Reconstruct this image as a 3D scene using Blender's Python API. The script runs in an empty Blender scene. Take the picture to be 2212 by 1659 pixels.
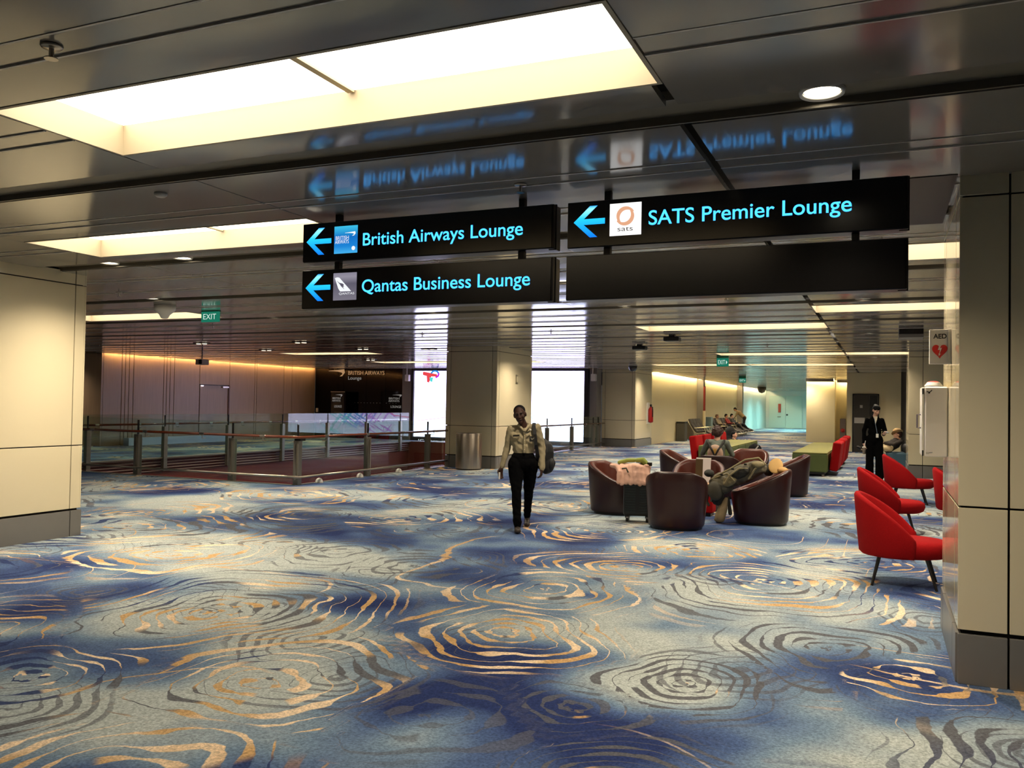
import bpy, bmesh, math, random
import numpy as np
from mathutils import Vector, Matrix, Euler

sc = bpy.context.scene
C = sc.collection
random.seed(7)
RNG = np.random.default_rng(11)
H = 3.10                      # ceiling height

# ------------------------------------------------------------------ camera, world, exposure
def set_camera():
    cam = bpy.data.cameras.new('camera')
    o = bpy.data.objects.new('camera', cam); C.objects.link(o)
    F, yaw, pitch, roll = 1856.64, 0.409673, 0.0229543, 0.0171024
    f = Vector((-math.sin(yaw) * math.cos(pitch), math.cos(yaw) * math.cos(pitch), math.sin(pitch)))
    r = Vector((math.cos(yaw), math.sin(yaw), 0)); u = r.cross(f)
    r2 = math.cos(roll) * r + math.sin(roll) * u
    u2 = -math.sin(roll) * r + math.cos(roll) * u
    m = Matrix((r2, u2, -f)).transposed().to_4x4()
    m.translation = (0, 0, 1.65)
    o.matrix_world = m
    cam.sensor_fit = 'HORIZONTAL'; cam.sensor_width = 36.0
    cam.lens = F / 2212 * 36.0
    cam.clip_start = 0.05; cam.clip_end = 300
    sc.camera = o
set_camera()
w = bpy.data.worlds.new('world'); sc.world = w; w.use_nodes = True
w.node_tree.nodes['Background'].inputs[0].default_value = (0.9, 0.85, 0.8, 1)
w.node_tree.nodes['Background'].inputs[1].default_value = 0.05
sc.view_settings.view_transform = 'Standard'; sc.view_settings.look = 'None'
sc.view_settings.gamma = 1.0; sc.view_settings.exposure = 0.0
sc.view_settings.use_curve_mapping = False
sc.cycles.use_denoising = True
sc.cycles.max_bounces = 5; sc.cycles.diffuse_bounces = 2; sc.cycles.glossy_bounces = 3
sc.cycles.caustics_reflective = False; sc.cycles.caustics_refractive = False
sc.cycles.transparent_max_bounces = 10
sc.cycles.use_adaptive_sampling = True; sc.cycles.adaptive_threshold = 0.2; sc.cycles.adaptive_min_samples = 16
sc.cycles.sample_clamp_indirect = 6.0
COFFER = 6.8                  # radiance of the ceiling light panels
WARM = (1.0, 0.88, 0.70)

# ------------------------------------------------------------------ materials
def lin(c):
    if isinstance(c, str):
        c = [int(c[i:i + 2], 16) / 255 for i in (0, 2, 4)]
    return tuple(((x + 0.055) / 1.055) ** 2.4 if x > 0.04045 else x / 12.92 for x in c)
MATS = {}
def mat(name, col, rough=0.6, metal=0.0, bump=None, vary=None, coat=0.0, spec=0.5, streak=None, sheen=0.0):
    """procedural principled material; bump = (scale, strength), vary = (scale, amount) colour mottling"""
    if name in MATS: return MATS[name]
    m = bpy.data.materials.new(name); m.use_nodes = True
    nt = m.node_tree; b = nt.nodes['Principled BSDF']
    c = lin(col)
    b.inputs['Base Color'].default_value = (*c, 1); b.inputs['Roughness'].default_value = rough
    b.inputs['Metallic'].default_value = metal; b.inputs['Coat Weight'].default_value = coat
    b.inputs['Specular IOR Level'].default_value = spec
    if sheen: b.inputs['Sheen Weight'].default_value = sheen
    tc = nt.nodes.new('ShaderNodeTexCoord')
    def noise(scale, det=3, sc3=None):
        n = nt.nodes.new('ShaderNodeTexNoise'); n.inputs['Scale'].default_value = scale; n.inputs['Detail'].default_value = det
        if sc3:
            mp = nt.nodes.new('ShaderNodeMapping'); mp.inputs['Scale'].default_value = sc3
            nt.links.new(tc.outputs['Object'], mp.inputs[0]); nt.links.new(mp.outputs[0], n.inputs['Vector'])
        else:
            nt.links.new(tc.outputs['Object'], n.inputs['Vector'])
        return n
    if vary or streak:
        n = noise(vary[0] if vary else streak[0], 3, None if vary else streak[2])
        am = (vary or streak)[1]
        mx = nt.nodes.new('ShaderNodeMix'); mx.data_type = 'RGBA'
        mx.inputs[6].default_value = (*[max(0, x * (1 - am)) for x in c], 1)
        mx.inputs[7].default_value = (*[min(1, x * (1 + am)) for x in c], 1)
        nt.links.new(n.outputs[0], mx.inputs[0]); nt.links.new(mx.outputs[2], b.inputs['Base Color'])
    if bump:
        n = noise(bump[0], 3); bp = nt.nodes.new('ShaderNodeBump')
        bp.inputs['Strength'].default_value = bump[1]; bp.inputs['Distance'].default_value = 0.01
        nt.links.new(n.outputs[0], bp.inputs['Height']); nt.links.new(bp.outputs[0], b.inputs['Normal'])
    MATS[name] = m
    return m
def emit(name, col, strength=1.0, linear=False):
    if name in MATS: return MATS[name]
    m = bpy.data.materials.new(name); m.use_nodes = True; nt = m.node_tree
    nt.nodes.clear()
    e = nt.nodes.new('ShaderNodeEmission'); o = nt.nodes.new('ShaderNodeOutputMaterial')
    e.inputs[0].default_value = (*(col if linear else lin(col)), 1); e.inputs[1].default_value = strength
    nt.links.new(e.outputs[0], o.inputs[0]); MATS[name] = m
    return m
def emit_grad(name, stops, axis, a, b, strength, noise_amt=0.0):
    """lit print: colour ramp along one object axis from a to b"""
    m = bpy.data.materials.new(name); m.use_nodes = True; nt = m.node_tree; nt.nodes.clear()
    e = nt.nodes.new('ShaderNodeEmission'); o = nt.nodes.new('ShaderNodeOutputMaterial')
    tc = nt.nodes.new('ShaderNodeTexCoord'); sp = nt.nodes.new('ShaderNodeSeparateXYZ')
    mr = nt.nodes.new('ShaderNodeMapRange'); mr.inputs[1].default_value = a; mr.inputs[2].default_value = b
    rp = nt.nodes.new('ShaderNodeValToRGB')
    while len(rp.color_ramp.elements) < len(stops): rp.color_ramp.elements.new(0.5)
    for el, (p, c) in zip(rp.color_ramp.elements, stops):
        el.position = p; el.color = (*lin(c), 1)
    nt.links.new(tc.outputs['Object'], sp.inputs[0]); nt.links.new(sp.outputs[axis], mr.inputs[0])
    nt.links.new(mr.outputs[0], rp.inputs[0]); nt.links.new(rp.outputs[0], e.inputs[0])
    e.inputs[1].default_value = strength
    nt.links.new(e.outputs[0], o.inputs[0]); MATS[name] = m
    return m
def glass_mat(name, tint=(0.86, 0.94, 0.91), ior=1.5):
    m = bpy.data.materials.new(name); m.use_nodes = True; nt = m.node_tree; nt.nodes.clear()
    o = nt.nodes.new('ShaderNodeOutputMaterial'); mx = nt.nodes.new('ShaderNodeMixShader')
    t = nt.nodes.new('ShaderNodeBsdfTransparent'); t.inputs[0].default_value = (*tint, 1)
    g = nt.nodes.new('ShaderNodeBsdfGlossy'); g.inputs['Roughness'].default_value = 0.0
    lw = nt.nodes.new('ShaderNodeLayerWeight'); lw.inputs[0].default_value = 0.5
    pw = nt.nodes.new('ShaderNodeMath'); pw.operation = 'POWER'; pw.inputs[1].default_value = 5.0
    fr = nt.nodes.new('ShaderNodeMath'); fr.operation = 'MULTIPLY_ADD'; fr.inputs[1].default_value = 0.95; fr.inputs[2].default_value = 0.045
    nt.links.new(lw.outputs['Facing'], pw.inputs[0]); nt.links.new(pw.outputs[0], fr.inputs[0])
    nt.links.new(fr.outputs[0], mx.inputs[0]); nt.links.new(t.outputs[0], mx.inputs[1]); nt.links.new(g.outputs[0], mx.inputs[2])
    nt.links.new(mx.outputs[0], o.inputs[0]); MATS[name] = m
    return m

M_ceil = mat('ceiling panel paint', '8a847a', rough=0.13, spec=0.55, vary=(3.0, 0.04))
M_strip = mat('ceiling edge highlight', 'd6cec2', rough=0.35)  # paler than the panels: light caught on joint edges, put in as colour
M_chan = mat('ceiling channel paint', '6a6355', rough=0.5)
M_black = mat('black void', '0a0908', rough=0.8)
M_cream = mat('column cladding', 'dfd2b0', rough=0.08, spec=0.5, vary=(0.7, 0.03))
M_core = mat('column core', '1c1712', rough=0.8)
M_base = mat('column base grey', '77746f', rough=0.3, vary=(5, 0.06))
M_wallc = mat('cream wall paint', 'dfd0a8', rough=0.6, vary=(0.6, 0.03))
M_wallg = mat('grey wall panel', '8c8680', rough=0.45)
M_wallw = mat('pale wall paint', 'd9dfdc', rough=0.6)
M_wood = mat('wood veneer', 'a98c70', rough=0.42, streak=(3.0, 0.22, (9, 9, 0.35)))
M_maroon = mat('atrium fascia', '6e332a', rough=0.35, vary=(1.2, 0.1))
M_slat = mat('atrium slat', 'a58a84', rough=0.3, metal=.3)
M_steel = mat('brushed steel', 'b4ab9c', rough=0.28, metal=1.0, streak=(6, 0.1, (1, 1, 14)))
M_post = mat('post steel', '8f8a7f', rough=0.4, metal=0.7)
M_hand = mat('handrail wood', '6e341c', rough=0.25, vary=(4, 0.2), coat=0.4)
M_sign = mat('sign housing', '15110f', rough=0.28, spec=0.5)
M_signface = mat('sign face', '100d0c', rough=0.22)
M_dark = mat('dark metal', '1d1b1a', rough=0.45, metal=0.3)
M_blackglass = mat('black glass', '030303', rough=0.06, spec=0.35)
M_white = mat('white plastic', 'e9e4da', rough=0.35)
M_greyp = mat('grey plastic', 'b5b1aa', rough=0.4)
M_glass = glass_mat('balustrade glass')
M_lum = emit('luminous ceiling panel', WARM, COFFER, linear=True)
M_fascia = mat('coffer fascia', 'b6a98e', rough=0.5)
M_div = mat('coffer divider', 'c9b48c', rough=0.5)
M_lens = emit('downlight lens', (1.0, 0.88, 0.66), 14.0, linear=True)
M_cove = emit('warm cove tube', (1.0, 0.58, 0.22), 60.0, linear=True)
M_cove2 = emit('yellow cove tube', (1.0, 0.78, 0.40), 95.0, linear=True)
M_tub = mat('tub chair leather', '2c1210', rough=0.36, vary=(5, 0.12), bump=(60, 0.08))
M_tubin = mat('tub chair lining', '5a2a1f', rough=0.34, vary=(5, 0.15), bump=(9, 0.5))
M_red = mat('red wool', '980c0f', rough=0.9, vary=(60, 0.12), bump=(180, 0.3), spec=0.15)
M_green = mat('green upholstery', '7d7a3c', rough=0.6, vary=(8, 0.06))
M_olive = mat('olive upholstery', '4f5a28', rough=0.6, vary=(8, 0.06))
M_bluesofa = mat('blue upholstery', '2c4a5a', rough=0.7)
M_leg = mat('black chair leg', '16130f', rough=0.4)

# ------------------------------------------------------------------ mesh helpers
class MB:
    """collects shapes; build() links them as one mesh object"""
    def __init__(s): s.v = []; s.f = []
    def add(s, vs, fs):
        n = len(s.v); s.v += [tuple(q) for q in vs]; s.f += [tuple(i + n for i in q) for q in fs]; return s
    def box(s, x0, x1, y0, y1, z0, z1, M=None):
        vs = [(x, y, z) for x in (x0, x1) for y in (y0, y1) for z in (z0, z1)]
        if M is not None: vs = [tuple(M @ Vector(q)) for q in vs]
        return s.add(vs, [(0, 1, 3, 2), (4, 6, 7, 5), (0, 4, 5, 1), (2, 3, 7, 6), (0, 2, 6, 4), (1, 5, 7, 3)])
    def cyl(s, a, b, r0, r1=None, n=16, cap=True):
        r1 = r0 if r1 is None else r1
        a, b = Vector(a), Vector(b); d = (b - a).normalized()
        q = d.orthogonal().normalized(); p = d.cross(q)
        vs = []
        for c, r in ((a, r0), (b, r1)):
            vs += [tuple(c + (q * math.cos(t) + p * math.sin(t)) * r) for t in [2 * math.pi * i / n for i in range(n)]]
        fs = [(i, (i + 1) % n, n + (i + 1) % n, n + i) for i in range(n)]
        if cap: fs += [tuple(range(n - 1, -1, -1)), tuple(range(n, 2 * n))]
        return s.add(vs, fs)
    def tube(s, pts, r, n=8, cap=True):
        pts = [Vector(q) for q in pts]; rings = []
        d0 = (pts[1] - pts[0]).normalized(); q = d0.orthogonal().normalized()
        rs = r if hasattr(r, '__len__') else [r] * len(pts)
        for i, c in enumerate(pts):
            d = ((pts[min(i + 1, len(pts) - 1)] - pts[max(i - 1, 0)])).normalized()
            q = (q - d * q.dot(d)).normalized(); p = d.cross(q)
            rings.append([tuple(c + (q * math.cos(t) + p * math.sin(t)) * rs[i]) for t in [2 * math.pi * k / n for k in range(n)]])
        return s.loft(rings, cap)
    def loft(s, rings, cap=True, closed=True):
        n = len(rings[0]); vs = [q for R in rings for q in R]; fs = []
        for j in range(len(rings) - 1):
            for i in range(n if closed else n - 1):
                k = (i + 1) % n
                fs.append((j * n + i, j * n + k, (j + 1) * n + k, (j + 1) * n + i))
        if cap: fs += [tuple(range(n - 1, -1, -1)), tuple(range((len(rings) - 1) * n, len(rings) * n))]
        return s.add(vs, fs)
    def lathe(s, prof, c=(0, 0, 0), n=24, cap=True):
        return s.loft([[(c[0] + r * math.cos(t), c[1] + r * math.sin(t), c[2] + z) for t in [2 * math.pi * i / n for i in range(n)]] for r, z in prof], cap)
    def prism(s, poly, y0, y1):
        """polygon in x,z extruded along y"""
        n = len(poly); vs = [(x, y0, z) for x, z in poly] + [(x, y1, z) for x, z in poly]
        fs = [tuple(range(n)), tuple(range(2 * n - 1, n - 1, -1))] + [((i + 1) % n, i, n + i, n + (i + 1) % n) for i in range(n)]
        return s.add(vs, fs)
    def mesh(s, name):
        me = bpy.data.meshes.new(name); me.from_pydata(s.v, [], s.f)
        bm = bmesh.new(); bm.from_mesh(me); bmesh.ops.recalc_face_normals(bm, faces=bm.faces); bm.to_mesh(me); bm.free()
        return me
    def build(s, name, m, parent=None, smooth=False, bevel=0.0, seg=2, loc=None):
        me = s.mesh(name)
        o = bpy.data.objects.new(name, me); C.objects.link(o)
        me.materials.append(m)
        if smooth: me.shade_smooth()
        if bevel:
            b = o.modifiers.new('bevel', 'BEVEL'); b.width = bevel; b.segments = seg; b.limit_method = 'ANGLE'; b.angle_limit = 0.6
            if seg > 2: me.shade_smooth(); b.harden_normals = True
        if parent: attach(o, parent)
        if loc: o.location = loc
        return o
def box(name, x0, x1, y0, y1, z0, z1, m, parent=None, bevel=0.0, seg=2):
    return MB().box(x0, x1, y0, y1, z0, z1).build(name, m, parent, bevel=bevel, seg=seg)
def tag(o, label, cat, group=None):
    o['label'] = label; o['category'] = cat
    if group: o['group'] = group
    return o
WROOT = set()                 # roots whose parts are written in world coordinates
def attach(o, parent):
    o.parent = parent
    if parent in WROOT: o.matrix_parent_inverse = parent.matrix_basis.inverted()
def thing(name, label, cat, loc=(0, 0, 0), rz=0.0, group=None, world=False):
    o = bpy.data.objects.new(name, None); C.objects.link(o)
    if world: WROOT.add(o)
    o.location = loc; o.rotation_euler = (0, 0, rz); o.empty_display_size = 0.2
    return tag(o, label, cat, group)
def struct(o):
    o['kind'] = 'structure'; return o
def sroot(name, loc=(0, 0, 0)):
    o = bpy.data.objects.new(name, None); C.objects.link(o); o.location = loc; o['kind'] = 'structure'; WROOT.add(o)
    return o
def copy_tree(o, parent=None):
    c = o.copy(); C.objects.link(c)
    if parent: c.parent = parent
    for ch in o.children: copy_tree(ch, c)
    return c
def _glyphs(body, bold=0.0):
    cu = bpy.data.curves.new('t', 'FONT'); cu.body = body; cu.size = 1.0; cu.offset = bold
    o = bpy.data.objects.new('t', cu); C.objects.link(o)
    me = bpy.data.meshes.new_from_object(o.evaluated_get(bpy.context.evaluated_depsgraph_get()))
    bpy.data.objects.remove(o); bpy.data.curves.remove(cu)
    return me
_cap = []
def text(body, x0, x1, z0, y, m, parent, name='lettering', height=None, depth=0.003, bold=0.0):
    """flat lettering standing in the plane y (facing -y), fitted to x0..x1; one mesh per word"""
    if not _cap:
        me = _glyphs('H'); _cap.append(max(v.co.y for v in me.vertices)); bpy.data.meshes.remove(me)
    me = _glyphs(body, bold); xs = [v.co.x for v in me.vertices]; a, b = min(xs), max(xs); bpy.data.meshes.remove(me)
    s = (x1 - x0) / (b - a); sz = s if height is None else height / _cap[0]
    pre, out = '', None
    for wd in body.split(' '):
        off = 0.0
        if pre:
            # advance of the preceding text, measured with a marker letter
            m1 = _glyphs(pre + wd, bold); m2 = _glyphs(wd, bold)
            off = max(v.co.x for v in m1.vertices) - max(v.co.x for v in m2.vertices)
            bpy.data.meshes.remove(m1); bpy.data.meshes.remove(m2)
        me = _glyphs(wd, bold); n = len(me.vertices); co = np.empty(n * 3); me.vertices.foreach_get('co', co); co = co.reshape(-1, 3)
        q = np.empty_like(co); q[:, 0] = x0 + (co[:, 0] + off - a) * s; q[:, 1] = y - depth; q[:, 2] = z0 + co[:, 1] * sz
        me.vertices.foreach_set('co', q.ravel()); me.update(); me.name = name
        me.materials.clear(); me.materials.append(m)
        out = bpy.data.objects.new(name, me); C.objects.link(out)
        if parent: attach(out, parent)
        pre += wd + ' '
    return out

# soft bodies: overlapping tapered capsules / ellipsoids fused by a voxel remesh, coloured by the nearest source shape
def _capsule(a, ra, b, rb, n=14, k=5):
    a, b = Vector(a), Vector(b); d = (b - a)
    d = d.normalized() if d.length > 1e-6 else Vector((0, 0, 1))
    q = d.orthogonal().normalized(); p = d.cross(q); rings = []
    for i in range(k + 1):
        t = -math.pi / 2 + math.pi / 2 * i / k
        rings.append((a + d * ra * math.sin(t), max(ra * math.cos(t), ra * 0.05)))
    for i in range(k + 1):
        t = math.pi / 2 * i / k
        rings.append((b + d * rb * math.sin(t), max(rb * math.cos(t), rb * 0.05)))
    return [[tuple(c + (q * math.cos(u) + p * math.sin(u)) * r) for u in [2 * math.pi * j / n for j in range(n)]] for c, r in rings]
class Soft:
    def __init__(s): s.p = []
    def cap(s, a, ra, b, rb, m=0): s.p.append(('c', Vector(a), ra, Vector(b), rb, m)); return s
    def ell(s, c, r, m=0, R=None):
        s.p.append(('e', Vector(c), Vector(r), (R or Matrix.Identity(3)), None, m)); return s
    def chain(s, pts, rs, m=0):
        for i in range(len(pts) - 1): s.cap(pts[i], rs[i], pts[i + 1], rs[i + 1], m)
        return s
    def build(s, name, mats, parent=None, voxel=0.01, smooth=4, wr=None):
        mb = MB()
        for q in s.p:
            if q[0] == 'c': mb.loft(_capsule(q[1], q[2], q[3], q[4]))
            else:
                R = _capsule((0, 0, 0), 1, (0, 0, 0.0001), 1, 18, 7)
                mb.loft([[tuple(q[1] + q[3] @ Vector((v[0] * q[2][0], v[1] * q[2][1], v[2] * q[2][2]))) for v in ring] for ring in R])
        me = mb.mesh(name + '_src'); o = bpy.data.objects.new(name + '_src', me); C.objects.link(o)
        r = o.modifiers.new('r', 'REMESH'); r.mode = 'VOXEL'; r.voxel_size = voxel
        if smooth:
            sm = o.modifiers.new('s', 'SMOOTH'); sm.factor = 0.5; sm.iterations = smooth
        dg = bpy.context.evaluated_depsgraph_get()
        out = bpy.data.meshes.new_from_object(o.evaluated_get(dg)); out.name = name
        bpy.data.objects.remove(o); bpy.data.meshes.remove(me)
        def nearest(ctr):
            best = np.full(len(ctr), 1e9); idx = np.zeros(len(ctr), dtype=np.int32)
            for q in s.p:
                if q[0] == 'c':
                    a, b = np.array(q[1]), np.array(q[3]); ab = b - a; L = max(ab @ ab, 1e-9)
                    t = np.clip(((ctr - a) @ ab) / L, 0, 1)
                    d = np.linalg.norm(ctr - (a + t[:, None] * ab), axis=1) - (q[2] + (q[4] - q[2]) * t)
                else:
                    loc = (ctr - np.array(q[1])) @ np.array(q[3]); rr = np.array(q[2])
                    k = np.linalg.norm(loc / rr, axis=1) + 1e-9; k2 = np.linalg.norm(loc / rr ** 2, axis=1) + 1e-9
                    d = k * (k - 1) / k2
                sel = d < best; best[sel] = d[sel]; idx[sel] = q[5]
            return idx
        if wr:      # cloth folds: (amplitude, wavelength[, material indices that fold])
            nv = len(out.vertices); co = np.empty(nv * 3); out.vertices.foreach_get('co', co); co = co.reshape(-1, 3)
            no = np.empty(nv * 3); out.vertices.foreach_get('normal', no); no = no.reshape(-1, 3)
            rg = np.random.default_rng(len(s.p)); h_ = np.zeros(nv)
            for i in range(9):
                k = rg.normal(size=3); k = k / np.linalg.norm(k) * (6.283 / wr[1]) * rg.uniform(.6, 1.7)
                bend = np.sin(co @ (rg.normal(size=3) * 9)) * 1.2
                h_ += 1 - 2 * np.abs(np.sin((co @ k + bend) / 2 + rg.uniform(0, 6)))
            if len(wr) > 2: h_ *= np.isin(nearest(co), wr[2])
            co = co + no * (h_ / 5 * wr[0])[:, None]
            out.vertices.foreach_set('co', co.ravel()); out.update()
        n = len(out.polygons); ctr = np.empty(n * 3); out.polygons.foreach_get('center', ctr); idx = nearest(ctr.reshape(-1, 3))
        out.materials.clear()
        for m in mats: out.materials.append(m)
        out.polygons.foreach_set('material_index', idx); out.shade_smooth()
        ob = bpy.data.objects.new(name, out); C.objects.link(ob)
        if parent: attach(ob, parent)
        return ob
# ================================================================== SETTING
# ------------------------------------------------------------------ carpet
RINGS = [  # x, y, radius, number of rings, gold share, strength
    (-2.52, 5.72, .80, 6, .95, 1), (-4.75, 5.25, 1.35, 11, .50, 1), (-6.85, 6.95, 1.0, 6, .9, 1), (-3.30, 4.08, 1.0, 7, .75, 1),
    (-1.05, 8.5, 1.35, 10, .55, 1), (-1.1, 5.15, .55, 6, 0, 1), (-2.2, 4.05, .6, 4, 0, .6), (-4.6, 3.55, .95, 8, .5, 1), (-2.75, 7.2, .85, 6, .85, 1),
    (-1.05, 3.62, .55, 7, 0, 1), (-2.4, 8.6, .85, 6, .75, 1), (-1.95, 9.9, .8, 6, .8, 1), (-.35, 6.35, .75, 7, .05, 1), (-.2, 10.1, .9, 7, .55, 1),
    (-8.9, 8.2, 1.6, 8, .5, 1), (-7.6, 10.3, 1.2, 7, .15, 1), (-9.7, 9.2, 1.1, 6, .8, 1), (-3.3, 10.9, 1.0, 7, .45, 1), (.15, 5.9, .7, 5, .7, 1), (.9, 4.6, .9, 6, .1, 1),
    (-6.7, 13.2, 1.3, 7, .2, 1), (-6.3, 10.6, 1.1, 6, .65, 1), (-4.3, 7.6, .8, 5, 0, .8), (-5.5, 7.9, .7, 5, 0, .8), (-5.3, 10.0, .8, 6, .1, .8), (-1.55, 4.5, .42, 4, 0, .8),
    (-.2, 3.2, .8, 6, .3, 1), (-3.0, 2.6, 1.0, 7, .7, 1), (-8.3, 5.2, 1.1, 7, .6, 1), (-9.4, 12.2, 1.2, 7, .7, 1), (-12.5, 12.3, 1.3, 7, .6, 1), (-14.6, 11.6, 1.3, 7, .6, 1), (-5.9, 4.0, .9, 7, .6, 1),
    (-8.2, 15.6, 1.5, 8, .35, 1), (-4.9, 13.4, 1.2, 7, .4, 1), (-5.6, 16.8, 1.4, 7, .3, 1), (1.0, 8.8, 1.0, 6, .5, 1)]
def carpet_fields(X, Y):
    """smooth pattern coordinates of the woven carpet: ring phase, gold share, strength, and a second layer of small grey rings"""
    cen = list(RINGS); r = random.Random(5); tries = 0
    while len(cen) < 520 and tries < 9000:
        tries += 1
        x, y, R = r.uniform(-27, 8), r.uniform(-4, 78), r.uniform(.8, 1.7)
        if all((x - c[0]) ** 2 + (y - c[1]) ** 2 > (0.8 * (R + c[2])) ** 2 for c in cen[:len(RINGS)]) and \
           all((x - c[0]) ** 2 + (y - c[1]) ** 2 > (0.62 * (R + c[2])) ** 2 for c in cen[len(RINGS):]):
            cen.append((x, y, R, r.choice((5, 6, 7, 8, 9)), r.choice((0, .1, .35, .5, .7, .9)), r.choice((.7, 1, 1))))
    def layer(cs):
        u = np.full(X.shape, 9.0); ub = np.full(X.shape, 9.0); ph, gd, st, cs_, sn_ = (np.zeros(X.shape) for _ in range(5))
        for i, (x, y, R, n, g, s) in enumerate(cs):
            dx, dy = X - x, Y - y
            near = (np.abs(dx) < 2.6 * R) & (np.abs(dy) < 2.6 * R)
            if not near.any(): continue
            dx, dy = dx[near], dy[near]
            t = np.arctan2(dy, dx); d = np.hypot(dx * 1.04, dy * 0.96)
            k = i * 1.7
            d = d * (1 + .10 * np.sin(2 * t + k) + .07 * np.sin(3 * t + 2.3 * k) + .05 * np.sin(5 * t + k * 3.1))
            uu = d / R
            cur = u[near]; sel = uu < cur
            sec = ub[near]; sec[sel] = cur[sel]; sec[~sel] = np.minimum(sec[~sel], uu[~sel]); ub[near] = sec
            cur[sel] = uu[sel]; u[near] = cur
            for A, val in ((ph, uu * n + (i % 40) * 20), (gd, np.full(uu.shape, g)), (st, np.full(uu.shape, s)), (cs_, dx / np.maximum(np.hypot(dx, dy), 1e-6)), (sn_, dy / np.maximum(np.hypot(dx, dy), 1e-6))):
                B = A[near]; B[sel] = val[sel]; A[near] = B
        return u, ph, gd, st, cs_, sn_, ub - u
    A = layer(cen)
    r2 = random.Random(9)
    small = [(r2.uniform(-17, 3), r2.uniform(1, 24), r2.uniform(.28, .6), r2.choice((4, 5, 6)), 0, 1) for _ in range(190)]
    Bq = layer(small)
    return A, Bq
NAVY = [(-2.51, 6.26), (-2.34, 5.12), (-1.76, 4.28), (-.49, 5.07), (-.02, 5.85), (-.57, 4.68), (-7.64, 6.15), (-4.43, 3.85), (-6.07, 5.73), (-1.31, 6.57), (-2.07, 7.03), (-5.25, 9.23), (-6.43, 8.98), (-4.51, 5.93), (-1.12, 4.24), (-6.13, 4.54), (-1.84, 9.18), (.57, 5.43), (-2.28, 4.36), (-.96, 7.81), (-11.31, 11.88), (-7.24, 12.71)]
PALE = [(-3.71, 5.33), (-4.78, 5.79), (-3.62, 6.81), (-1.09, 6.11), (-.82, 4.91), (-1.2, 4.97), (-.23, 4.4), (-.03, 7.55), (-3.21, 4.07), (-3.67, 3.42), (-2.62, 4.65), (-1.73, 5.1), (-2.33, 8.22), (-.46, 9.23), (-5.99, 7.69), (-7.22, 7.0), (-4.84, 7.4), (-1.62, 7.66), (-2.42, 3.42), (-5.07, 4.93), (-.56, 6.38), (-1.58, 5.62), (-3.94, 7.89), (-7.8, 10.89), (-9.22, 8.3)]
def fbm(X, Y, scale, octaves, seed, rough=.5):
    """smooth value noise, 0..1"""
    out = np.zeros(X.shape); amp, tot = 1.0, 0.0
    for o in range(octaves):
        tab = np.random.default_rng(seed * 97 + o).random((256, 256)); x, y = X * scale + 91.7 + o * 13.1, Y * scale + 57.3 + o * 7.7
        xi, yi = np.floor(x).astype(int), np.floor(y).astype(int); fx, fy = x - xi, y - yi
        fx, fy = fx ** 3 * (fx * (fx * 6 - 15) + 10), fy ** 3 * (fy * (fy * 6 - 15) + 10)
        a, b, c, d = tab[xi % 256, yi % 256], tab[(xi + 1) % 256, yi % 256], tab[xi % 256, (yi + 1) % 256], tab[(xi + 1) % 256, (yi + 1) % 256]
        out += amp * ((a * (1 - fx) + b * fx) * (1 - fy) + (c * (1 - fx) + d * fx) * fy); tot += amp; amp *= rough; scale *= 2.0
    return out / tot
def ground_fields(X, Y):
    g = .506 + (fbm(X, Y, .75, 3, 1) - .5) * .46 + (fbm(X, Y, 2.3, 2, 2) - .5) * .14
    for pts, k, r in ((NAVY, -.085, .42), (PALE, .075, .40)):
        for x, y in pts:
            rr = r * (1 + .06 * max(0, y - 5)); g = g + k * np.exp(-(((X - x) * .8) ** 2 + ((Y - y) * 1.1) ** 2) / rr ** 2)
    return dict(ground=g, wob=(fbm(X, Y, 1.9, 2, 3) - .5) * 1.7, dsel=fbm(X, Y, 1.0, 2, 4), gvar=fbm(X, Y, 2.6, 2, 5), th2=fbm(X, Y, 2.0, 2, 6), long_f=fbm(X, Y, .5, 1, 7) * 5.5, long_m=fbm(X, Y, .7, 1, 8))
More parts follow.
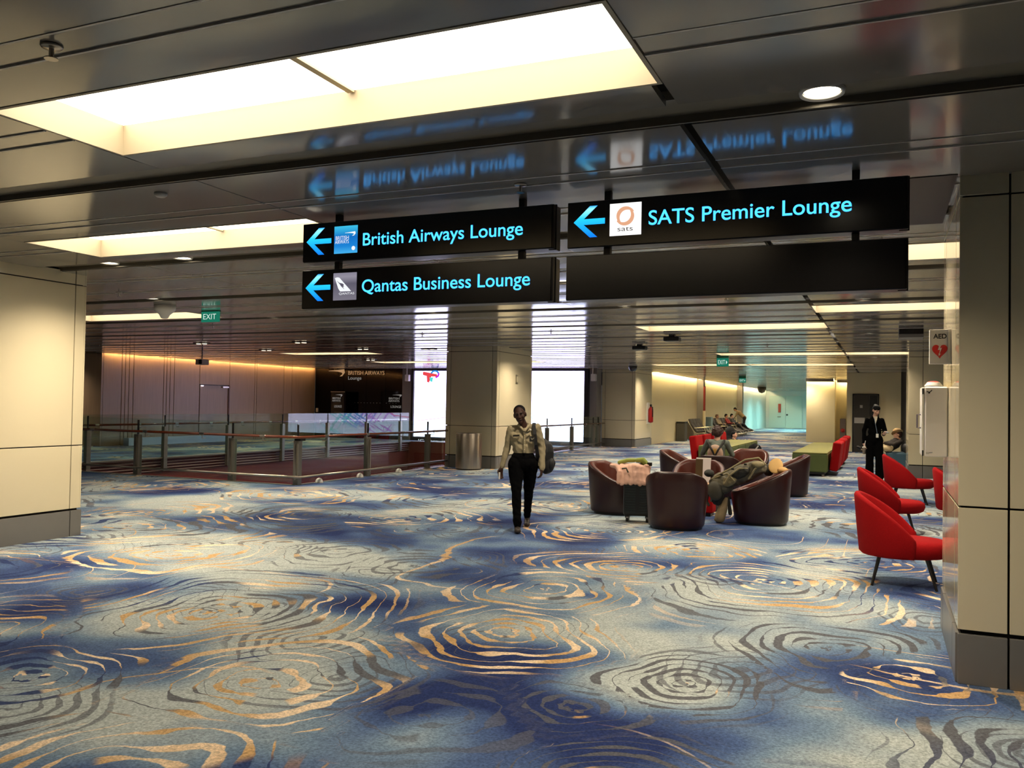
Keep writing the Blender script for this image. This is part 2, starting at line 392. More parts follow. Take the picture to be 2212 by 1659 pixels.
def make_floor():
    vs, fs = [], []
    def patch(x0, x1, y0, y1, d):
        nx, ny = max(1, round((x1 - x0) / d)), max(1, round((y1 - y0) / d)); n0 = len(vs)
        xs, ys = np.linspace(x0, x1, nx + 1), np.linspace(y0, y1, ny + 1)
        vs.extend((x, y, 0.0) for y in ys for x in xs)
        fs.extend((n0 + j * (nx + 1) + i, n0 + j * (nx + 1) + i + 1, n0 + (j + 1) * (nx + 1) + i + 1, n0 + (j + 1) * (nx + 1) + i) for j in range(ny) for i in range(nx))
    patch(-10.5, 4, 1, 13.65, .07); patch(-10.5, 4, 13.65, 26, .11); patch(-18.3, -10.5, 5, 13.65, .11)
    patch(-10.5, 4, -6, 1, .5); patch(-10.5, 4, 26, 78, .35); patch(4, 9, -6, 78, .7)
    patch(-30, -18.3, -6, 13.65, .4); patch(-18.3, -10.5, -6, 5, .5); patch(-30, -18.3, 13.65, 34, .3); patch(-18.3, -10.5, 31.4, 34, .4)
    me = bpy.data.meshes.new('floor'); me.from_pydata(vs, [], fs)
    P = np.array(vs); (u, ph, gd, st, c_, s_, e_), (u2, ph2, _a, _b, _c, _d, e2) = carpet_fields(P[:, 0], P[:, 1])
    for nm, arr in (('ring_u', u), ('ring_ph', ph), ('ring_gold', gd), ('ring_st', st), ('ring_c', c_), ('ring_s', s_), ('ring_e', e_), ('small_e', e2), ('small_u', u2), ('small_ph', ph2)):
        a = me.attributes.new(nm, 'FLOAT', 'POINT'); a.data.foreach_set('value', arr.astype(np.float32))
    for nm, arr in ground_fields(P[:, 0], P[:, 1]).items():
        a = me.attributes.new(nm, 'FLOAT', 'POINT'); a.data.foreach_set('value', arr.astype(np.float32))
    o = bpy.data.objects.new('floor', me); C.objects.link(o)
    me.materials.append(carpet_material()); return struct(o)
def carpet_material():
    m = bpy.data.materials.new('carpet'); m.use_nodes = True; nt = m.node_tree; L = nt.links.new
    b = nt.nodes['Principled BSDF']; b.inputs['Roughness'].default_value = 0.95; b.inputs['Specular IOR Level'].default_value = 0.12
    tc = nt.nodes.new('ShaderNodeTexCoord').outputs['Object']
    def val(x, sock):
        if isinstance(x, (int, float)): sock.default_value = x
        else: L(x, sock)
    def ma(op, a, c=0.0, clamp=False, d=0.0):
        n = nt.nodes.new('ShaderNodeMath'); n.operation = op; n.use_clamp = clamp
        val(a, n.inputs[0]); val(c, n.inputs[1]); val(d, n.inputs[2]); return n.outputs[0]
    def noise(scale, det=2.0, off=0.0, rough=0.5, sxyz=None):
        n = nt.nodes.new('ShaderNodeTexNoise'); n.inputs['Scale'].default_value = scale
        n.inputs['Detail'].default_value = det; n.inputs['Roughness'].default_value = rough
        mp = nt.nodes.new('ShaderNodeMapping'); mp.inputs['Location'].default_value = (off, off * 1.3, off * .7)
        if sxyz: mp.inputs['Scale'].default_value = sxyz
        L(tc, mp.inputs[0]); L(mp.outputs[0], n.inputs['Vector']); return n.outputs[0]
    def attr(nm):
        n = nt.nodes.new('ShaderNodeAttribute'); n.attribute_name = nm; return n.outputs['Fac']
    def ss(x, lo, hi):
        n = nt.nodes.new('ShaderNodeMapRange'); n.interpolation_type = 'SMOOTHSTEP'
        val(x, n.inputs[0]); val(lo, n.inputs[1]); val(hi, n.inputs[2]); return n.outputs[0]
    def mix(f, a, c):
        n = nt.nodes.new('ShaderNodeMix'); n.data_type = 'RGBA'; val(f, n.inputs[0])
        for x, k in ((a, 6), (c, 7)):
            if isinstance(x, tuple): n.inputs[k].default_value = (*x, 1)
            else: L(x, n.inputs[k])
        return n.outputs[2]
    # ground: drifting clouds of navy, steel blue and pale sage
    g = attr('ground')
    rp = nt.nodes.new('ShaderNodeValToRGB'); L(g, rp.inputs[0])
    cols = ((.37, (.020, .034, .115)), (.445, (.07, .115, .235)), (.505, (.17, .245, .33)), (.60, (.44, .48, .455)))
    while len(rp.color_ramp.elements) < 4: rp.color_ramp.elements.new(.5)
    for e, (p, c) in zip(rp.color_ramp.elements, cols): e.position = p; e.color = (*c, 1)
    base = rp.outputs[0]
    wob = ma('ADD', attr('wob'), ma('MULTIPLY', ma('SUBTRACT', noise(5.0, 2.0, 9.1, .6), .5), .55))
    def lines(f, thick):
        a = ma('ABSOLUTE', ma('SUBTRACT', f, .5))
        return ma('SUBTRACT', 1.0, ss(a, ma('MULTIPLY', thick, .78), thick))
    # big ring systems: every ring is a brush line of its own that swells, thins and breaks along its course
    php = ma('ADD', attr('ring_ph'), wob); rid = ma('FLOOR', php)
    def ringnoise(sc, zk, off, det=2.0):
        cb = nt.nodes.new('ShaderNodeCombineXYZ'); val(ma('MULTIPLY', attr('ring_c'), sc), cb.inputs[0]); val(ma('MULTIPLY', attr('ring_s'), sc), cb.inputs[1]); val(ma('ADD', ma('MULTIPLY', rid, zk), off), cb.inputs[2])
        n = nt.nodes.new('ShaderNodeTexNoise'); n.inputs['Scale'].default_value = 1.0; n.inputs['Detail'].default_value = det; L(cb.outputs[0], n.inputs['Vector']); return n.outputs[0]
    th = ma('MULTIPLY', ss(ringnoise(1.1, .73, 3.0, 1.5), .40, .66), .30)
    u = attr('ring_u'); fade = ma('MULTIPLY', ma('SUBTRACT', 1.0, ss(u, .95, 1.45)), ss(attr('ring_e'), .055, .12))
    keep = ss(ringnoise(.9, 1.9, 40.0, 0.0), .26, .31)
    la = ma('MULTIPLY', ma('MULTIPLY', lines(ma('FRACT', php), ma('ADD', th, .032)), keep), ma('MULTIPLY', fade, attr('ring_st')))
    gsel = ss(ma('ADD', ringnoise(1.0, .22, 11.0, 0.0), ma('MULTIPLY', ma('SUBTRACT', attr('ring_gold'), .5), .5)), .46, .55)
    dark = mix(ss(attr('dsel'), .42, .58), (.025, .042, .125), (.11, .11, .12))
    dark = mix(ss(attr('ring_gold'), .02, .2), (.10, .10, .11), dark)
    gold = mix(ss(attr('gvar'), .35, .7), (.58, .35, .14), (.86, .66, .44))
    # small grey ring systems, thin
    th2 = ma('MULTIPLY', ss(attr('th2'), .42, .75), .20)
    lb = ma('MULTIPLY', lines(ma('FRACT', ma('ADD', attr('small_ph'), wob)), ma('ADD', th2, .035)), ma('MULTIPLY', ma('SUBTRACT', 1.0, ss(attr('small_u'), .9, 1.15)), ss(attr('small_e'), .12, .22)))
    # a few long wandering gold and dark lines
    lf_ = ma('FRACT', ma('ADD', attr('long_f'), ma('MULTIPLY', wob, .10))); long = ma('SUBTRACT', 1.0, ss(ma('ABSOLUTE', ma('SUBTRACT', lf_, .5)), .010, .019))
    long = ma('MULTIPLY', long, ss(attr('long_m'), .52, .64))
    col = mix(ma('MULTIPLY', lb, .68), base, (.10, .10, .115))
    col = mix(ma('MULTIPLY', long, .8), col, gold)
    col = mix(ma('MULTIPLY', la, .93), col, mix(gsel, dark, gold))
    # pile grain
    fine = noise(75.0, 1.5, 5.0, .65); gr = nt.nodes.new('ShaderNodeMix'); gr.data_type = 'RGBA'; gr.blend_type = 'MULTIPLY'; gr.inputs[0].default_value = 1
    mr = nt.nodes.new('ShaderNodeMapRange'); L(fine, mr.inputs[0]); mr.inputs[1].default_value = .25; mr.inputs[2].default_value = .75; mr.inputs[3].default_value = .60; mr.inputs[4].default_value = 1.38
    L(col, gr.inputs[6]); L(mr.outputs[0], gr.inputs[7]); L(gr.outputs[2], b.inputs['Base Color'])
    return m
make_floor()

# ------------------------------------------------------------------ ceiling
COFFERS = [  # x0, x1, y0, y1, label
    (-4.24, -.98, 2.93, 3.75, 'large glowing two-panel ceiling light coffer nearest the viewer'),
    (-7.49, -4.26, 5.60, 6.43, 'two-panel ceiling light coffer just behind the left pillar top'),
    (-.92, 2.30, 8.22, 9.06, 'ceiling light coffer behind the blank sign beside the right pillar'),
    (-14.02, -10.78, 11.05, 11.90, 'ceiling light coffer beside the green exit sign on the left'),
    (-.92, 2.30, 12.72, 13.62, 'bright ceiling light coffer right of the wide ceiling joint under the blank sign'),
    (-4.24, -.98, 15.25, 16.25, 'bright ceiling light coffer left of the wide ceiling joint under the blank sign'),
    (-4.24, -.98, 23.35, 24.30, 'ceiling light coffer just above the nearer arrowed exit sign'),
    (-.92, 2.30, 23.35, 24.30, 'short ceiling light coffer ending at the far right pillar'),
    (-4.24, -.98, 29.25, 30.22, 'thin ceiling light coffer ending at the wide joint, farthest on the right'),
    (-7.49, -4.26, 29.25, 30.22, 'thin ceiling light coffer behind the nearer arrowed exit sign'),
    (-17.28, -14.05, 21.55, 22.45, 'ceiling light coffer over the atrium in front of the black lounge front'),
    (-17.28, -10.78, 26.75, 27.72, 'thin ceiling light coffer over the atrium behind the middle pillar'),
    (-10.76, -7.51, .25, 1.07, 'added ceiling light coffer out of view on the left before the left pillar')]  # last coffer lies out of view, added for more light
XB = [-.95 + 3.27 * k for k in range(-8, 4)]
BAY = 2.68
def snap(x, s):
    b = min(XB, key=lambda q: abs(q - x)); return b + s * (-.005 if abs(b + .95) < .01 else .03)
COFFERS = [(snap(a, 1), snap(b, -1), c, d, l) for a, b, c, d, l in COFFERS]
def make_ceiling():
    root = sroot('ceiling', (0, 0, H))
    box('ceiling_slab', -30, 9, -6, 78, H + .45, H + .6, M_black, root)
    cuts = {}
    def pieces(x0, x1, y0, y1):
        """rectangle minus the coffer openings of its module"""
        segs = [(y0, y1)]
        for c in COFFERS:
            if c[0] < (x0 + x1) / 2 < c[1]:
                new = []
                for a, b in segs:
                    if c[3] <= a or c[2] >= b: new.append((a, b))
                    else:
                        if c[2] - .022 - a > .03: new.append((a, c[2] - .022))
                        if b - c[3] - .022 > .03: new.append((c[3] + .022, b))
                segs = new
        return segs
    tilt = random.Random(4)
    def pan(mb, x0, x1, y0, y1, z, bow, n=6, t=.035):
        """metal pan: slightly bowed face, turned-up edges"""
        tl = tilt.uniform(-.0016, .0016) if bow else 0
        prof = [(y0, z + t)] + [(y0 + (y1 - y0) * i / n, z + tl * (2 * i / n - 1) - bow * (1 - (2 * i / n - 1) ** 2)) for i in range(n + 1)] + [(y1, z + t)]
        vs = [(x, y, zz) for x in (x0, x1) for y, zz in prof]; k = len(prof)
        fs = [(i, i + 1, k + i + 1, k + i) for i in range(k - 1)]
        fs += [tuple(range(k - 1, -1, -1)), tuple(range(k, 2 * k))]
        mb.add(vs, fs)
    farp, fars = MB(), MB()
    for k in range(-4, 28):
        y = 4.08 + BAY * k
        near = -1 <= k <= 4
        lay = [('p', y + .30, y + .972), ('s', y + .973, y + 1.167), ('p', y + 1.168, y + 1.852), ('s', y + 1.853, y + 2.047), ('p', y + 2.048, y + 2.665)]
        for i in range(len(XB) - 1):
            x0, x1 = XB[i], XB[i + 1]
            ga = .03 if abs(x0 + .95) < .01 else .006; gb = .03 if abs(x1 + .95) < .01 else .006
            if x1 < -18 and y > 34 or x1 < -10 and y > 36: continue
            if x1 < -23.8 and 18 < y < 33: continue          # light slot along the timber wall
            if y > 35 and x0 < -9: x0 = -8.95                   # light slot along the corridor wall
            for kind, a, b in lay:
                for (c, d) in pieces(x0, x1, a, b):
                    bow = .0022 if kind == 'p' else 0.0
                    z = H + random.uniform(-.001, .001) if kind == 'p' else H + .004
                    show = near and not (x1 < -14.5 and k < 3) and not (x0 > 2.2)
                    if show:
                        mb = MB(); pan(mb, x0 + ga, x1 - gb, c, d, z, bow)
                        o = mb.build('ceiling_panel' if kind == 'p' else 'joint_strip', M_ceil, root)
                        o.data.shade_smooth(); o.data.set_sharp_from_angle(angle=.5)
                        if kind == 's':
                            for yy in (c, d - .012): MB().box(x0 + ga, x1 - gb, yy, yy + .012, H - .004, H + .01).build('edge_highlight', M_strip, o)
                    else:
                        pan(farp, x0 + ga, x1 - gb, c, d, z, bow, n=4)
                        if kind == 's':
                            for yy in (c, d - .008): fars.box(x0 + ga, x1 - gb, yy, yy + .008, H - .003, H + .01)
        if y < 75:
            mb = MB(); ch0, ch1 = y + .035, y + .285
            xl = XB[0] if y < 18 else XB[1] if y < 34 else -8.95
            mb.box(xl, XB[-1], ch0, ch1, H + .045, H + .09).box(xl, XB[-1], ch1 - .012, ch1 + .004, H + .004, H + .05)
            if near: mb.build('channel', M_chan, root)
            else:
                fars.box(xl, XB[-1], ch0, ch1, H + .045, H + .09)
    for mb, nm, m in ((farp, 'ceiling_panel_field', M_ceil), (fars, 'joint_strip_field', M_strip)):
        o = mb.build(nm, m, root); o['kind'] = 'stuff'; o.data.shade_smooth(); o.data.set_sharp_from_angle(angle=.5)
make_ceiling()
def coffer(x0, x1, y0, y1, label):
    zc = H + .17
    t = thing('ceiling_light', label, 'light', ((x0 + x1) / 2, (y0 + y1) / 2, H), group='ceiling light coffers', world=True)
    xm = (x0 + x1) / 2
    for a, b in ((x0 + .01, xm - .022), (xm + .022, x1 - .01)):
        box('luminous_panel', a, b, y0 + .012, y1 - .012, zc, zc + .02, M_lum, t)
    box('divider', xm - .02, xm + .02, y0 + .012, y1 - .012, zc - .012, zc + .02, M_div, t)
    for a, b, c, d in ((x0 - .02, x0, y0 - .02, y1 + .02), (x1, x1 + .02, y0 - .02, y1 + .02), (x0, x1, y0 - .02, y0), (x0, x1, y1, y1 + .02)):
        box('fascia', a, b, c, d, H - .004, zc + .02, M_fascia, t)
for c in COFFERS: coffer(*c)
ORD = ['first', 'second', 'third', 'fourth', 'fifth', 'sixth', 'seventh', 'eighth', 'ninth', 'tenth', 'eleventh', 'twelfth', 'thirteenth', 'fourteenth', 'fifteenth', 'sixteenth', 'seventeenth', 'eighteenth', 'nineteenth', 'twentieth', 'last but two', 'last but one']
def downlight_proto():
    t = thing('downlight', 'x', 'light')
    MB().lathe([(.085, 0.0), (.10, -.008), (.105, .012), (.08, .02)], n=28, cap=False).build('trim_ring', M_white, t, smooth=True)
    MB().lathe([(.082, .008), (.0805, .03)], n=28).build('reflector_lens', M_lens, t)
    li = bpy.data.lights.new('spot', 'SPOT'); li.energy = 260; li.color = (1, .86, .66); li.spot_size = 2.42; li.spot_blend = 1.0; li.shadow_soft_size = .07
    lo = bpy.data.objects.new('spot', li); C.objects.link(lo); lo.parent = t; lo.location = (0, 0, -.02)
    return t
def place_downlights():
    rows = [(-.28, 'right of the wide ceiling joint', [0, 1, 2, 3, 4, 5, 6, 7, 8, 9, 11]), (-3.55, 'above the tub chairs', [2, 3, 5, 6, 7, 8, 9, 10, 11, 13, 15, 17, 19, 21, 23]),  # some are unseen additions behind the signs and farther back, for brightness
            (-6.82, 'left of the tub chairs', [1, 3, 4, 5, 6, 7, 8, 9, 10, 11, 12, 13, 14, 15, 16, 17, 18, 19, 20, 22]), (-10.05, 'along the atrium rail', [1, 2, 3, 4]), (-7.88, 'beside the left pillar top', [1]), (-8.15, 'beside the middle pillar', [6]), (-8.35, 'beside the far pillar', [11]), (-20.4, 'added before the timber wall', [3, 5, 7, 9]), (-25.9, 'before the timber return wall', [6])]  # the timber wall row is added to brighten that side
    pr = downlight_proto(); first = True
    for x, where, ks in rows:
        for n, k in enumerate(ks):
            o = pr if first else copy_tree(pr); first = False
            o.location = (x, 4.08 + BAY * k + .15, H + .03)
            o['label'] = f'round recessed downlight, {ORD[n]} from the front in the row {where}' if len(ks) > 1 else f'single round recessed downlight {where}'
            o['group'] = 'round ceiling downlights'
place_downlights()
def turquoise_lights():
    src = bpy.data.objects['downlight']; ld = None
    for i, (x, y) in enumerate(((-7.0, 65.5), (-5.4, 65.5), (-7.0, 70.5), (-5.4, 70.5))):
        o = copy_tree(src); o.location = (x, y, H - .012); o['label'] = ['left', 'right'][i % 2] + [' turquoise downlight nearer the viewer', ' turquoise downlight close to the far doors'][i // 2]; o['group'] = 'turquoise corridor downlights'
        for ch in o.children:
            if ch.type == 'LIGHT':
                if ld is None: ld = ch.data.copy(); ld.color = (.40, 1.0, .95); ld.energy = 800; ld.spot_size = 2.9; ld.shadow_soft_size = .3
                ch.data = ld
            elif ch.name.startswith('reflector'):
                ch.data = ch.data.copy(); ch.data.materials[0] = emit('turquoise lens', (.45, 1.0, .95), 6.0, True)
turquoise_lights()

# ------------------------------------------------------------------ columns
def column(name, x0, x1, y0, y1, strips=.13):
    """clad pillar: dark core, separate cladding panels with open joints, grey base panels"""
    root = sroot(name, ((x0 + x1) / 2, (y0 + y1) / 2, 0))
    box('column_core', x0 + .03, x1 - .03, y0 + .03, y1 - .03, 0, H + .1, M_core, root)
    zs = [(.325, 1.063), (1.075, 2.965), (2.977, H + .02)]
    g = .006
    def face(axis, a0, a1, f, out):
        cuts = [a0, a0 + strips, a1 - strips, a1]
        for i in range(3):
            p, q = cuts[i] + (g if i else 0), cuts[i + 1] - (g if i < 2 else 0)
            for z0, z1 in zs + [(0.0, .30)]:
                base = z0 == 0
                t0, t1 = (f - out * .02, f + out * (.012 if base else 0)) if out else (f, f)
                lo, hi = min(t0, t1), max(t0, t1)
                m = M_base if base else M_cream
                if axis == 'x': box('base_panel' if base else 'cladding_panel', p, q, lo, hi, z0, z1, m, root, bevel=.002, seg=1)
                else: box('base_panel' if base else 'cladding_panel', lo, hi, p, q, z0, z1, m, root, bevel=.002, seg=1)
    face('x', x0, x1, y0, -1); face('x', x0, x1, y1, 1)
    face('y', y0 + .021, y1 - .021, x0, -1); face('y', y0 + .021, y1 - .021, x1, 1)
    return root
column('column_left', -10.35, -8.80, 5.05, 7.40)
column('column_middle', -10.42, -8.98, 19.72, 22.05)
column('column_far', -10.50, -9.12, 33.35, 36.0)
column('column_right', .415, 1.95, 5.92, 7.45, .27)
column('column_right_far', .53, 2.05, 23.3, 25.6, .32)

# ------------------------------------------------------------------ walls
def wall(name, x0, x1, y0, y1, z0, z1, m): return struct(box(name, x0, x1, y0, y1, z0, z1, m))
# left: timber wall beyond the atrium
wl = sroot('wall_left', (-24, 26, 0))
box('backing', -24.3, -24.06, 20.9, 32.6, 0, H + .4, M_core, wl)
gr = [20.92, 21.69, 21.84, 22.0, 22.19, 23.56, 23.70, 23.86, 24.06, 25.34, 26.97, 28.46, 28.59, 30.35, 30.9, 32.6]
for a, b in zip(gr[:-1], gr[1:]):
    z0 = 2.19 if a == 25.34 else 0.0
    box('wood_panel', -24.06, -24.0, a + .012, b - .012, z0, H + .3, M_wood, wl, bevel=.004, seg=1)
wall('wall_left_return', -30, -24.0, 20.85, 20.92, 0, H, M_wood)
d1 = sroot('door_1', (-24, 26.15, 0))
box('door_leaf', -24.05, -24.005, 25.38, 26.90, .02, 2.165, M_wood, d1, bevel=.004, seg=1)
box('door_edge', -24.05, -23.97, 26.90, 26.965, 0, 2.19, mat('door edge brown', '5b3014', .5), d1)
box('door_closer', -23.99, -23.94, 26.55, 26.88, 2.08, 2.14, M_steel, d1)
box('door_head', -24.04, -23.99, 25.38, 26.90, 2.168, 2.19, M_dark, d1)
MB().lathe([(.05, 0), (.05, .03)], n=16).build('status_light', emit('door lamp', (.9, .85, 1), 3.0, True), d1, loc=(-23.97, 25.45, 2.12))
cv = thing('cove_tube', 'warm orange cove light along the top of the timber wall', 'light', (-23.93, 26, 3.02), world=True)
MB().cyl((-23.90, 20.95, H + .07), (-23.90, 32.5, H + .07), .018, n=8).build('lamp_tube', M_cove, cv)
# black lounge front
lf = sroot('wall_lounge_front', (-21.8, 32.6, 0))
for a, b in ((-24.0, -22.75), (-22.74, -21.25), (-21.24, -20.25), (-20.24, -19.37)):
    box('glass_panel', a, b, 32.6, 32.68, 0, H, M_blackglass, lf)
wall('wall_lounge_pier', -19.36, -18.86, 32.55, 32.9, 0, H, M_wallg)
wall('wall_screen_side', -10.88, -10.52, 32.7, 33.3, 0, H, M_wallg)
wall('wall_screen_back', -19.0, -10.8, 32.9, 33.2, -4.5, H, M_dark)
# atrium
at = sroot('wall_atrium', (-14.4, 22.5, 0))
box('fascia_panel', -18.5, -18.34, 13.6, 31.4, -4.5, -.40, M_maroon, at)
box('slab_edge', -18.5, -18.36, 13.6, 31.4, -.40, 0.0, M_maroon, at)
for i in range(5):
    z = -.03 - .078 * i
    MB().box(-18.36, -18.29, 13.6, 31.4, z - .026, z).build('edge_slat', M_slat, at, bevel=.006)
box('end_wall', -18.4, -10.4, 31.4, 31.6, -4.5, 0, M_maroon, at)
box('near_wall', -18.4, -10.4, 13.45, 13.62, -4.5, -.002, M_maroon, at)
box('side_wall', -10.48, -10.3, 13.6, 31.4, -4.5, -.002, M_maroon, at)
box('lower_floor', -18.4, -10.4, 13.6, 31.4, -4.6, -4.5, M_maroon, at)
struct(MB().box(-18.36, -18.2, 13.6, 31.4, -.02, .012).build('trim_1', M_post))
struct(MB().box(-21.55, -21.46, 12, 32.5, .001, .006).build('trim_2', mat('brass inlay', 'c9b483', .35, .6)))
struct(MB().box(-18.3, -10.47, 13.60, 13.68, -.01, .01).box(-10.52, -10.44, 13.6, 31.4, -.01, .01).build('trim_3', M_post))
tag(box('reflection_strip', -23.75, -23.5, 21.6, 26.3, 0, .26, mat('pale blue reflection strip', 'b8c6dc', .4)), 'long low pale blue reflection strip at the foot of the timber wall', 'reflection')  # added box; its pale blue imitates a reflection low in the glass
# far right: cream walls with coves
wc = sroot('wall_corridor', (-9.3, 55, 0))
for a, b in ((35.9, 42.8), (42.8, 46.0), (46.4, 55.0), (55.0, 59.6), (60.2, 67), (67, 75.0)):
    box('wall_panel', -9.5, -9.2, a + .004, b - .004, 0, H + .3, M_wallc if a < 60 else M_wallw, wc)
for a in (46.0, 59.6): box('wall_pier', -9.5, -8.86, a, a + .45, 0, H, M_wallg, wc)
box('wall_head', -9.9, -9.5, 35.9, 75, 0, H + .4, M_wallg, wc)
for a, b, lb in ((36.2, 45.9, 'yellow cove light over the cream wall by the first recliner seats'), (46.6, 59.4, 'yellow cove light over the cream wall behind the seated travellers'), (60.3, 74.6, 'yellow cove light at the far end of the corridor wall')):
    cv = thing('cove_tube', lb, 'light', (-9.1, (a + b) / 2, 3.0), group='corridor cove lights', world=True)
    MB().cyl((-9.06, a, H + .07), (-9.06, b, H + .07), .02, n=8).build('lamp_tube', M_cove2, cv)
wall('wall_far_end', -9.5, -3.0, 75, 75.3, 0, H, M_wallw)
wall('wall_block', -3.58, -2.25, 45, 74.9, 0, H, M_wallc)
wall('wall_block_recess', -2.25, -1.3, 46.2, 47, 0, H, M_wallc)
wall('wall_service', -1.38, .0, 36.3, 46.2, 0, H, M_wallc)
wall('wall_service_strip', 0.0, .56, 36.0, 46.2, 0, H, M_wallc)
wall('wall_service_side', .56, 9, 36.4, 46.2, 0, H, M_wallg)
for x0, x1, y, lb in ((-3.6, -2.3, 44.8, 'yellow cove light over the cream wall block'), (-2.2, -1.4, 46.0, 'small yellow cove light in the wall recess beside the dark door')):
    cv = thing('cove_tube', lb, 'light', ((x0 + x1) / 2, y, 3.0), group='corridor cove lights', world=True)
    MB().cyl((x0, y, 3.06), (x1, y, 3.06), .02, n=8).build('lamp_tube', M_cove2, cv); box('pelmet', x0, x1, y - .12, y - .09, 2.99, H, M_wallg, cv)
wall('wall_right', 9, 9.3, -6, 78, 0, H + .4, M_wallc)
wall('wall_back', -30, 9, -6.3, -6, 0, H + .4, M_wallc)
wall('wall_far_left', -30.3, -30, -6, 34, 0, H + .4, M_wallc)
# dark service door
d2 = sroot('door_2', (-.68, 36.28, 0))
Md = mat('dark door paint', '35302a', .4); Mf = mat('door frame black', '14110e', .5)
box('door_leaf', -1.12, -.55, 36.24, 36.295, .01, 2.22, Md, d2)
box('door_leaf', -.545, -.26, 36.25, 36.295, .01, 2.22, Mf, d2)
for x0, x1, z0, z1 in ((-1.17, -1.125, 0, 2.27), (-.255, -.21, 0, 2.27), (-1.17, -.21, 2.23, 2.27)): box('door_frame', x0, x1, 36.24, 36.30, z0, z1, Mf, d2)
box('push_plate', -1.10, -.72, 36.225, 36.24, 1.12, 1.34, M_greyp, d2); box('notice', -.90, -.80, 36.23, 36.24, 1.72, 1.83, M_greyp, d2)
# pale double door at the far end
d3 = sroot('door_3', (-7.6, 75, 0))
Mdw = mat('pale door paint', 'cfe0d8', .5)
for a, b in ((-8.95, -7.62), (-7.60, -6.3)): box('door_leaf', a, b, 74.94, 74.99, .01, 2.7, Mdw, d3, bevel=.01)
box('red_notice', -8.2, -7.98, 74.90, 74.935, 1.30, 2.02, mat('red notice', 'a8402e', .5), d3)
MB().tube([(-8.0, 74.93, .95), (-8.0, 74.86, .95), (-8.25, 74.86, .95)], .03).build('lever_handle', M_steel, d3)
box('door_lock', -7.55, -7.42, 74.9, 74.935, 1.05, 1.18, M_dark, d3)
# ================================================================== RAILINGS
def railing(label, a, b, posts, near=True, zlow=0.0, ends=(0, 0), foot=True, ptop=.86):
    """glass balustrade from a to b (one axis): posts, panes, wooden handrail with brackets, steel foot rail"""
    a, b = Vector((*a, 0)), Vector((*b, 0)); d = (b - a).normalized(); n = Vector((-d.y, d.x, 0))
    t = thing('glass_railing', label, 'railing', tuple((a + b) / 2), world=True)
    Lg = (b - a).length
    R = Matrix((( d.x, n.x, 0), (d.y, n.y, 0), (0, 0, 1)))
    def at(u, v=0.0, z=0.0): return a + d * u + n * v + Vector((0, 0, z))
    def bx(nm, u0, u1, v0, v1, z0, z1, m, par=t, bev=0):
        M = Matrix.Translation(a) @ R.to_4x4()
        return MB().box(u0, u1, v0, v1, z0, z1, M).build(nm, m, par, bevel=bev)
    for u in posts:
        p = bx('post', u - .065, u + .065, -.055, .055, zlow, ptop, M_post, bev=.006)
        bx('glass_clamp', u - .02, u + .02, -.075, -.055, .1, ptop - .05, M_steel, p)
        bx('fin', u - .008, u + .008, -.02, .02, ptop, 1.17, M_dark, p)
    us = sorted(set([0.0] + list(posts) + [Lg]))
    for u0, u1 in zip(us[:-1], us[1:]):
        if u1 - u0 > .2: bx('glass_pane', u0 + .015, u1 - .015, -.006, .006, .04, 1.20, M_glass)
    hv = -.11
    h0 = [tuple(at(0 - ends[0], hv, .93)), tuple(at(Lg + ends[1], hv, .93))]
    hr = MB().cyl(*h0, .026, n=14).build('handrail', M_hand, t, smooth=True)
    k = max(2, int(Lg / 1.3))
    for i in range(k):
        u = Lg * (i + .5) / k
        MB().tube([at(u, -.01, .84), at(u, hv, .84), at(u, hv, .91)], .009, 6).build('bracket', M_steel, t)
        MB().cyl(at(u - .06, hv, .93), at(u + .06, hv, .93), .0275, n=14).build('sleeve', M_steel, hr)
    if foot:
        MB().cyl(tuple(at(-ends[0], -.12, .16)), tuple(at(Lg + ends[1], -.12, .16)), .024, n=12).build('foot_rail', M_steel, t, smooth=True)
        for u in posts: MB().cyl(at(u, -.12, .16), at(u, 0, .16), .012, n=8).build('foot_bracket', M_steel, t)
    return t
railing('glass railing with wooden handrail running left from the atrium corner post', (-18.2, 13.72), (-10.47, 13.72), [.95, 3.54, 6.11, 7.72], ends=(0, .12))
railing('glass railing with wooden handrail between the atrium corner and the middle pillar', (-10.47, 13.72), (-10.47, 19.75), [2.45, 5.16], ends=(.12, 0))
railing('glass railing with wooden handrail between the middle and the far pillar', (-10.47, 22.05), (-10.47, 33.0), [2.6, 5.1, 7.6, 10.1, 10.75], ends=(0, .3))
railing('glass railing on the far side of the atrium above the slatted edge', (-18.2, 31.2), (-18.2, 13.8), [.7, 3.2, 5.7, 8.2, 10.75, 13.25, 15.75], zlow=-.36, foot=False)
MB().box(-10.50, -10.36, 13.64, 13.80, .86, .90).build('post_cap', M_dark, bpy.data.objects['glass_railing'])

